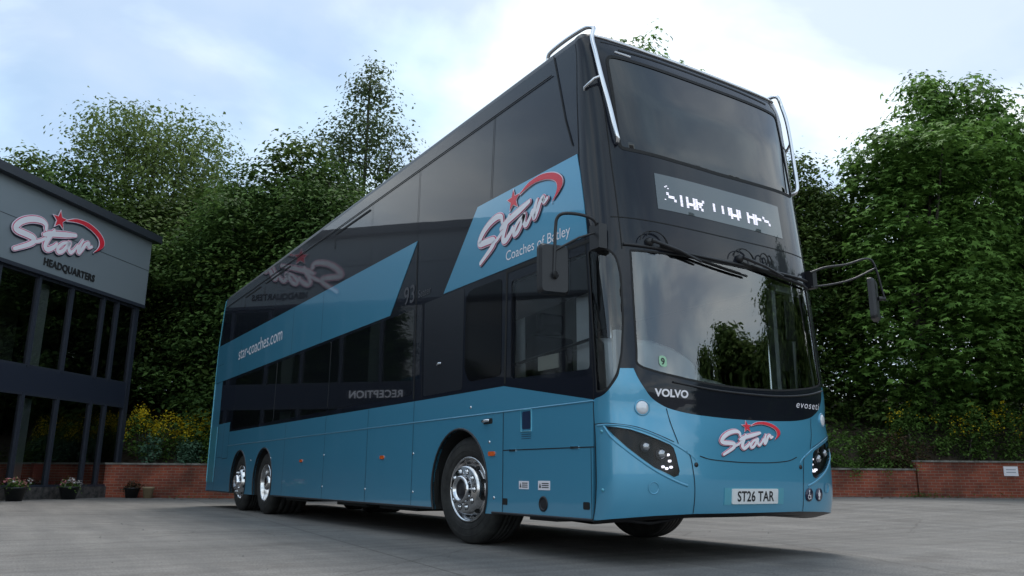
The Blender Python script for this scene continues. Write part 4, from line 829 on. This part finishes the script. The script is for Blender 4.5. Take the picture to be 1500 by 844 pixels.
mb = MB(); mb.box((.38, 1.45, 1.02), (.86, 1.95, 1.16)); mb.box((.38, 1.86, 1.12), (.86, 2.0, 1.95)); mb.box((.48, 1.88, 1.97), (.76, 1.98, 2.18)); mb.box((.45, 1.5, .62), (.8, 1.9, 1.02)); mb.build('driver_seat', SEATM, BUS, bevel=.03)
mb = MB(); mb.box((.08, 2.1, .62), (1.1, 2.14, 2.46)); mb.build('cab_partition', TRIMD, BUS)
mb = MB(); mb.tube([(.16, 1.75, 1.3), (.15, 1.76, 2.4)], .05, 8); mb.box((.07, .9, 2.2), (.10, 1.75, 2.45)); mb.build('inner_pillar', TRIM, BUS)
MB().tube([(1.35, 1.9, .62), (1.35, 1.9, 2.46)], .02, 8).build('grab_pole', AMBER if 0 else CHROME, BUS)
mb = MB(); mb.box((.04, .66, 1.38), (.052, 1.64, 1.42)); mb.build('window_rail', SATIN, BUS)
MB().box((.012, .95, 1.5), (.02, 1.25, 1.62)).build('notice', PAPER, BUS)
MB().tube([(.03, .52, 1.68), (.03, 1.66, 1.60)], .014, 6).build('window_slide_bar', SATIN, BUS)
patch('sun_blind', [(.54, 2.06), (1.64, 2.0), (1.64, 2.36), (.54, 2.37)], lambda p, o: Vector((.03 - o, p[0], p[1])), mat('blind_grey', (.05, .05, .058), .8), BUS, thick=.002)
TRIM2 = mat('door_frame_grey', (.42, .45, .46), .6)
mb = MB(); 
for x in (1.98, 2.40): mb.box((x, .36 if x < 2.3 else .5, 1.3), (x + .05, .42 if x < 2.3 else .56, 2.34))
mb.box((1.98, .36, 2.30), (2.45, .42, 2.36)); mb.build('door_frame', TRIM2, BUS)
mb = MB(); mb.box((2.12, .34, 1.85), (2.26, .38, 2.22)); mb.build('interior_mirror', SATIN, BUS, bevel=.01)
mb = MB(); mb.box((.09, .62, 1.2), (.13, .80, 2.42)); mb.box((.17, .40, 1.2), (.24, .44, 1.75)); mb.build('a_pillar_trim', TRIM, BUS)
for y in (2.9, 3.9, 4.9):
    for x in (.45, 1.75): 
        mb = MB(); mb.box((x, y, 1.4), (x + .45, y + .45, 1.5)); mb.box((x, y + .38, 1.2), (x + .45, y + .5, 2.1)); mb.build('passenger_seat', SEATM, BUS, bevel=.03)

# --- wipers
def wiper(a0, z0, a1, z1, a2, z2, a3, z3):
    o = MB(); P = CAP((a0, z0), .03); o.lathe([(.035, -.03), (.035, .0), (.02, .02), (.0005, .024)], lampM((a0, z0), .02), 16)
    o.tube([CAP((a0, z0), .05), CAP(((a0 + a1) / 2, (z0 + z1) / 2), .06), CAP((a1, z1), .04)], [.016, .012, .009], 6); w_ = o.build('wiper', SATIN, BUS)
    b = MB(); b.tube([CAP((a2 + (a3 - a2) * t, z2 + (z3 - z2) * t - .015 * math.sin(math.pi * t)), .022) for t in np.linspace(0, 1, 12)], .010, 6); b.tube([CAP((a2 + (a3 - a2) * t, z2 + (z3 - z2) * t - .012 * math.sin(math.pi * t)), .036) for t in np.linspace(.1, .9, 10)], .007, 6); b.build('wiper_blade', MATTE, w_)
    h = MB(); h.tube([CAP((a0 + .13 * math.cos(t) + .03, z0 - .02 + .105 * math.sin(t)), .035) for t in np.linspace(.15, 3.0, 14)], .0045, 6); h.tube([CAP((a0 + .10 * math.cos(t) + .05, z0 - .02 + .11 * math.sin(t)), .03) for t in np.linspace(.1, 2.6, 14)], .004, 6); h.build('washer_hose', MATTE, w_)
wiper(-.89, 2.455, -.40, 2.345, -.80, 2.43, .15, 2.305); wiper(.10, 2.46, .62, 2.37, .12, 2.42, 1.04, 2.335)
mb = MB(); mb.tube([CAP((a, 2.425 - .02 * math.cos(a)), .006) for a in np.linspace(-1.12, 1.12, 30)], .013, 6); mb.build('windscreen_top_rail', SATIN, BUS)
h = MB(); h.tube([CAP((.40 + .06 * math.cos(t), 2.46 + .09 * math.sin(t)), .03) for t in np.linspace(-.2, 3.2, 12)], .006, 6); h.tube([CAP((.47 + .03 * math.cos(t), 2.46 + .08 * math.sin(t)), .03) for t in np.linspace(0, 3.1, 10)], .006, 6); h.build('washer_pipe', MATTE, BUS)

# --- mirrors
mL = MB()
arm = bez([(-.02, .36, 2.50), (-.08, .33, 2.58), (-.17, .36, 2.615), (-.30, .41, 2.62), (-.345, .455, 2.59), (-.35, .475, 2.5), (-.355, .48, 2.3), (-.36, .485, 2.14)], 6)
mL.tube(arm, .013, 8); mL.tube([(-.03, .35, 2.50), (-.18, .40, 2.44), (-.35, .475, 2.33)], .009, 8); mL.box((-.06, .30, 2.36), (.02, .42, 2.56)); mL.tube([(-.36, .485, 2.14), (-.33, .50, 2.13)], .028, 10)
am = mL.build('mirror_arm', SATIN, BUS)
def mirror_head(c, wdt, h, yaw, label, par, th=.07):
    Mx = Matrix.Translation(c) @ Matrix.Rotation(yaw, 4, 'Z'); P = rpoly([(-wdt / 2, -h / 2), (wdt / 2, -h / 2), (wdt / 2, h / 2), (-wdt / 2, h / 2)], .04)
    mb = MB(); n = len(P); V = [Mx @ Vector((p.x, -th, p.y)) * 1 for p in P]; V0 = [Mx @ Vector((p.x * .86, -th, p.y * .92)) for p in P]; V1 = [Mx @ Vector((p.x, -th * .6, p.y)) for p in P]; V2 = [Mx @ Vector((p.x, 0, p.y)) for p in P]
    mb.add(V0 + V1 + V2, [(i, (i + 1) % n, n + (i + 1) % n, n + i) for i in range(n)] + [(n + i, n + (i + 1) % n, 2 * n + (i + 1) % n, 2 * n + i) for i in range(n)] + [tuple(range(n))], False)
    hd = mb.build('mirror_head', SATIN, par); g = MB(); g.add([Mx @ Vector((p.x * .94, -.006, p.y * .95)) for p in P], [tuple(reversed(range(n)))]); g.build('mirror_glass', mat('mirror_silver', (.8, .8, .82), .02, 1), hd)
mirror_head(Vector((-.335, .55, 2.185)), .25, .40, R(-12), None, am)
MB().tube([(-.36, .475, 2.13), (-.35, .46, 2.13)], .03, 12).build('mirror_clamp', CHROME if 0 else MATTE, am)
mR = MB(); mR.tube(bez([(2.40, .24, 2.50), (2.55, .18, 2.56), (2.75, .10, 2.60), (2.93, .03, 2.665), (3.02, .01, 2.66), (3.07, 0, 2.56), (3.12, 0, 2.40), (3.16, .0, 2.28)], 6), .010, 8)
mR.tube(bez([(2.42, .26, 2.37), (2.6, .18, 2.40), (2.8, .08, 2.46), (3.06, .0, 2.59)], 6), .009, 8); mR.box((2.43, .24, 2.36), (2.49, .32, 2.53)); mR.tube([(3.16, 0, 2.30), (3.10, .03, 2.30)], .02, 8); amR = mR.build('mirror_arm', SATIN, BUS)
mirror_head(Vector((3.05, .08, 2.29)), .24, .40, R(26), None, amR, .06)
# --- chrome protection rails on the upper deck corners
for s in (-1, 1):
    q = lambda a, z, o: CAP((s * a, z), o)
    mb = MB(); P = [q(-1.10, 3.30, .01), q(-1.10, 3.31, .05), q(-1.115, 3.38, .065), q(-1.145, 3.62, .065), q(-1.185, 3.88, .065), q(-1.215, 4.12, .06), q(-1.225, 4.28, .055)]
    xs = lambda x: x if s > 0 else 2.55 - x
    P += [Vector((xs(.085), .50, 4.40)), Vector((xs(.09), .54, 4.435)), Vector((xs(.07), .62, 4.455)), Vector((xs(.055), .85, 4.46)), Vector((xs(.05), 1.08, 4.45)), Vector((xs(.05), 1.14, 4.42)), Vector((xs(.06), 1.15, 4.36))]
    mb.tube(bez(P, 5), .019, 10); mb.tube([q(-1.18, 3.90, .065), q(-1.24, 3.88, .05), q(-1.33, 3.83, .015), q(-1.35, 3.82, -.01)], .013, 8)
    mb.build('guard_rail', CHROME, BUS)
mb = MB(); mb.tube([CAP((a, ztop(a) + .006), .004) for a in np.linspace(-1.16, 1.16, 40)], .012, 8); mb.build('roof_front_trim', CHROME, BUS)
MB().tube([CAP((-1.0, 4.215), .004), CAP((-.84, 4.205), .004)], .01, 6).build('marker_lamp', LENS, BUS)

# ================================================================== SHOWROOM BUILDING
FD = Vector((.68199836, .7313537, 0)); FN = Vector((.7313537, -.68199836, 0)); F0 = Vector((-.67278833, 21.45615057, 0))
def FAC(p, off=0): return F0 + FD * p[0] + FN * off + Vector((0, 0, p[1]))
BLD = thing('showroom', 'two-storey grey clad showroom with tall dark windows and an overhanging fascia', 'building', FAC((-10, 0)))
CLAD = mat('grey_cladding', (.24, .275, .305), .45, .3); DARKF = mat('dark_frame', (.032, .038, .055), .45, .2); BAND = mat('dark_band_panel', (.024, .03, .05), .4, .1)
ROOFM = mat('roof_edge', (.035, .042, .055), .45, .3); PLINTH = mat('plinth_brick', (.06, .05, .05), .9); noisy(PLINTH, (.02, .02, .02), (.1, .085, .08), 8)
def fbox(mb, s0, s1, o0, o1, z0, z1):
    V = [FAC((s, z), o) for z in (z0, z1) for o in (o0, o1) for s in (s0, s1)]
    mb.add(V, [(0, 1, 3, 2), (4, 6, 7, 5), (0, 4, 5, 1), (2, 3, 7, 6), (0, 2, 6, 4), (1, 5, 7, 3)]); return mb
SL = -34
fbox(MB(), SL, .12, -8, .0, 5.62, 7.60).build('fascia', CLAD, BLD)
mb = MB(); fbox(mb, SL, .14, -8, .004, 6.685, 6.70); [fbox(mb, s, s + .012, -.5, .004, 5.62, 7.6) for s in (-30, -24, -18, -12)]; mb.each('cladding_joint', ROOFM, BLD)
mb = MB(); fbox(mb, SL, .30, -8.2, .22, 7.60, 7.82); mb.build('roof', ROOFM, BLD)
mb = MB(); fbox(mb, SL, .12, -8, .02, 5.52, 5.615); mb.build('soffit_trim', DARKF, BLD)
mb = MB(); fbox(mb, SL, 0.0, -.5, -.10, 2.57, 3.20); fbox(mb, SL, 0, -8, -.12, 2.85, 2.95); mb.build('floor_band', BAND, BLD)
mb = MB(); fbox(mb, -.16, .0, -8, -.08, .0, 5.52); fbox(mb, SL, SL + .2, -8, -.08, 0, 5.5); fbox(mb, SL, 0, -8.1, -8, 0, 5.6); mb.build('end_wall', DARKF, BLD)
mb = MB(); fbox(mb, SL, -.0, -.3, -.06, .0, .30); mb.build('plinth', PLINTH, BLD)
mb = MB(); fbox(mb, SL, -.16, -8, -.35, -.02, .02); mb.build('floor', TRIMD, BLD)
ms = [-.97, -1.56, -2.81, -3.98, -5.25, -6.5, -7.75, -9.0, -10.4, -11.8, -13.2, -14.6, -16, -17.4, -18.8, -20.2, -21.6, -23, -24.4, -25.8, -27.2, -28.6, -30, -31.4, -32.8]
edges = [-.16] + ms + [SL + .2]
for z0, z1 in ((.30, 2.57), (3.20, 5.52)):
    for a, b in zip(edges[:-1], edges[1:]):
        f = MB(); fbox(f, b + .0, b + .09, -.22, -.085, z0, z1); fbox(f, b + .09, a, -.2, -.10, z1 - .06, z1); fbox(f, b + .09, a, -.2, -.10, z0, z0 + .06); fo = f.build('window', DARKF, BLD)
        g = MB(); g.add([FAC((b + .09, z0), -.15), FAC((a, z0), -.15), FAC((a, z1), -.15), FAC((b + .09, z1), -.15)], [(0, 1, 2, 3)]); g.build('pane', BGLASS, fo)
# interior seen through the panes: back wall, pale curtains and posts
mb = MB(); fbox(mb, SL, -.16, -4.2, -4.1, 0, 5.5); mb.build('inner_wall', mat('inner_wall', (.16, .165, .16), .9), BLD)
mb = MB(); [fbox(mb, s, s + .35, -.7, -.62, z0, z1) for s, z0, z1 in ((-3.35, 3.2, 5.5), (-3.4, .3, 2.5), (-6.2, 3.2, 5.5), (-9.9, .3, 2.5))]; mb.each('curtain', mat('curtain_grey', (.6, .63, .61), .9), BLD)
mb = MB(); fbox(mb, -4.5, -3.0, -1.6, -1.0, .70, .75); fbox(mb, -4.4, -4.3, -1.5, -1.1, 0, .7); fbox(mb, -3.2, -3.1, -1.5, -1.1, 0, .7); mb.build('reception_desk', TRIM, BLD)
mb = MB(); fbox(mb, -2.15, -1.75, -1.1, -.7, .35, .43); fbox(mb, -2.15, -1.75, -1.15, -1.07, .43, .9); mb.build('red_chair', mat('red_fabric', (.35, .02, .02), .8), BLD)
sign = thing('wall_sign', 'large three-dimensional script sign in pink and white with red swoosh on the grey fascia', 'sign', FAC((-3.6, 5.9), .06))
star_logo(sign, FAC, (-5.13, 5.90), 3.103, 1, thick=.02, off=.03, k=.95)
hq = thing('headquarters_sign', 'small black capital letters fixed to the fascia under the script sign', 'sign', FAC((-3.2, 5.9), .03))
text_mesh('HEADQUARTERS', .26, FAC, (-4.05, 5.79), .015, 1, .009, 0, .90, thick=.01, spacing=1.08).build('lettering', INK, hq)
# (letters sit level with the fascia)
rc = thing('reception_sign', 'white capital letters on the dark band, seen reversed in the bus side', 'sign', FAC((-6.3, 2.8), -.08))
text_mesh('RECEPTION', .30, FAC, (-7.2, 2.80), -.07, 1, .004, 0, 1.0, thick=.02, spacing=1.08).build('lettering', WHITE, rc)

# plant pots
def pot(p, r, h, m, label, flowers, seed, leaf=LF_SHRUB):
    t = thing('plant_pot', label, 'plant pot', p); MB().lathe([(.001, 0), (r * .72, 0), (r * .98, h * .85), (r * 1.06, h * .86), (r * 1.06, h), (r * .95, h), (r * .9, h * .88), (.001, h * .86)], Matrix.Translation(p), 28).build('pot', m, t)
    if flowers is not None:
        g = np.random.default_rng(seed); c = g.normal(size=(60, 3)) * np.array([r * .4, r * .4, h * .2]) + np.array([0, 0, h * 1.1]); pts, tn = cluster_pts(c, 8, .12, .8, seed); o = link('foliage', leaf_mesh('foliage', pts, .06, .4, .5, .3, tn, seed), leaf); o.parent = t; o['kind'] = 'stuff'
        for fm, cnt in flowers:
            c = g.normal(size=(cnt, 3)) * np.array([r * .42, r * .42, h * .15]) + np.array([0, 0, h * 1.32]); pts, tn = cluster_pts(c, 7, .06, .8, seed + 1); o = link('flower', leaf_mesh('flower', pts, .055, .6, .9, .3, tn, seed + 2), fm); o.parent = t; o['kind'] = 'stuff'
BP = mat('black_plastic_pot', (.012, .012, .013), .45); TAN = mat('tan_clay_pot', (.30, .22, .13), .8)
pot(FAC((-2.52, 0), .38), .23, .32, BP, 'black pot of white and pink flowers in front of the showroom windows', [(PETW, 16), (PETP, 9)], 1)
pot(FAC((-4.28, 0), .38), .23, .32, BP, 'black pot of pink flowers at the left edge of the photo', [(PETP, 14), (PETW, 8)], 2)
pot(W(-10.45, 22.6), .2, .28, BP, 'small black pot with wispy plant at the foot of the brick wall', [], 3, LF_RUST)
pot(W(-10.0, 22.6), .15, .30, TAN, 'small tan clay pot at the foot of the brick wall', None, 4)
# sign on the right-hand wall
pS = W(13.4, wd(14) - .02, .93); ws = thing('notice_board', 'small white notice fixed to the brick wall at the far right', 'sign', pS)
def WALLM(p, o=0): q = W(13.4 + p[0], wd(14) - .02 - o, .90 + p[1]); return q
patch('board', [(-.19, -.125), (.19, -.125), (.19, .125), (-.19, .125)], WALLM, WHITE, ws, off=.01, thick=.02)
mb = MB(); [ribbon(mb, [(-.13 + d0, z), (.13, z)], .028, WALLM, .012, False) for d0, z in ((0, .04), (.0, -.03))]; mb.build('faint_print', mat('faded_print', (.45, .45, .5), .7), ws)
# litter of leaves by the wall
g = np.random.default_rng(9); n = 160; l = np.concatenate([g.uniform(9, 18, 110), g.uniform(-10, -5, 50)]); d = np.array([wd(q) for q in l]) - .1 - g.random(n) ** 2 * 1.6; z = np.array([gz(a, b) for a, b in zip(l, d)]) + .012
pts = np.stack([CAM.x + l * .8445 + d * .5355, CAM.y - l * .5355 + d * .8445, z], 1); link('fallen_leaves', leaf_mesh('fallen_leaves', pts, .07, 2.5, .5, .5, None, 4), leaf_mat('dry_leaf', (.12, .08, .05), (.35, .3, .22)), kind='stuff')['label'] = 'scattered dry leaves and scraps along the wall foot'

def grit():
    g = np.random.default_rng(31); n = 1500; l = np.concatenate([g.uniform(-9, 9, 1100), g.uniform(-8, 18, 400)]); d = np.concatenate([2.2 + g.random(1100) ** 1.5 * 9, g.uniform(12, 21, 400)]); sz = .003 + g.random(n) ** 4 * .010
    mb = MB()
    for a, b, q in zip(l, d, sz):
        p = W(a, b, gz(a, b)); t = g.random() * 6; h = q * .8
        c = [Vector((p.x + q * math.cos(t + k * 2.1 + g.random() * .4), p.y + q * math.sin(t + k * 2.1), p.z + .0005)) for k in range(3)] + [Vector((p.x, p.y, p.z + h))]
        mb.add(c, [(0, 1, 3), (1, 2, 3), (2, 0, 3)])
    mb.build('grit', mat('stone_grit', (.16, .15, .14), .9), kind='stuff')['label'] = 'loose grit scattered over the concrete yard'
grit()
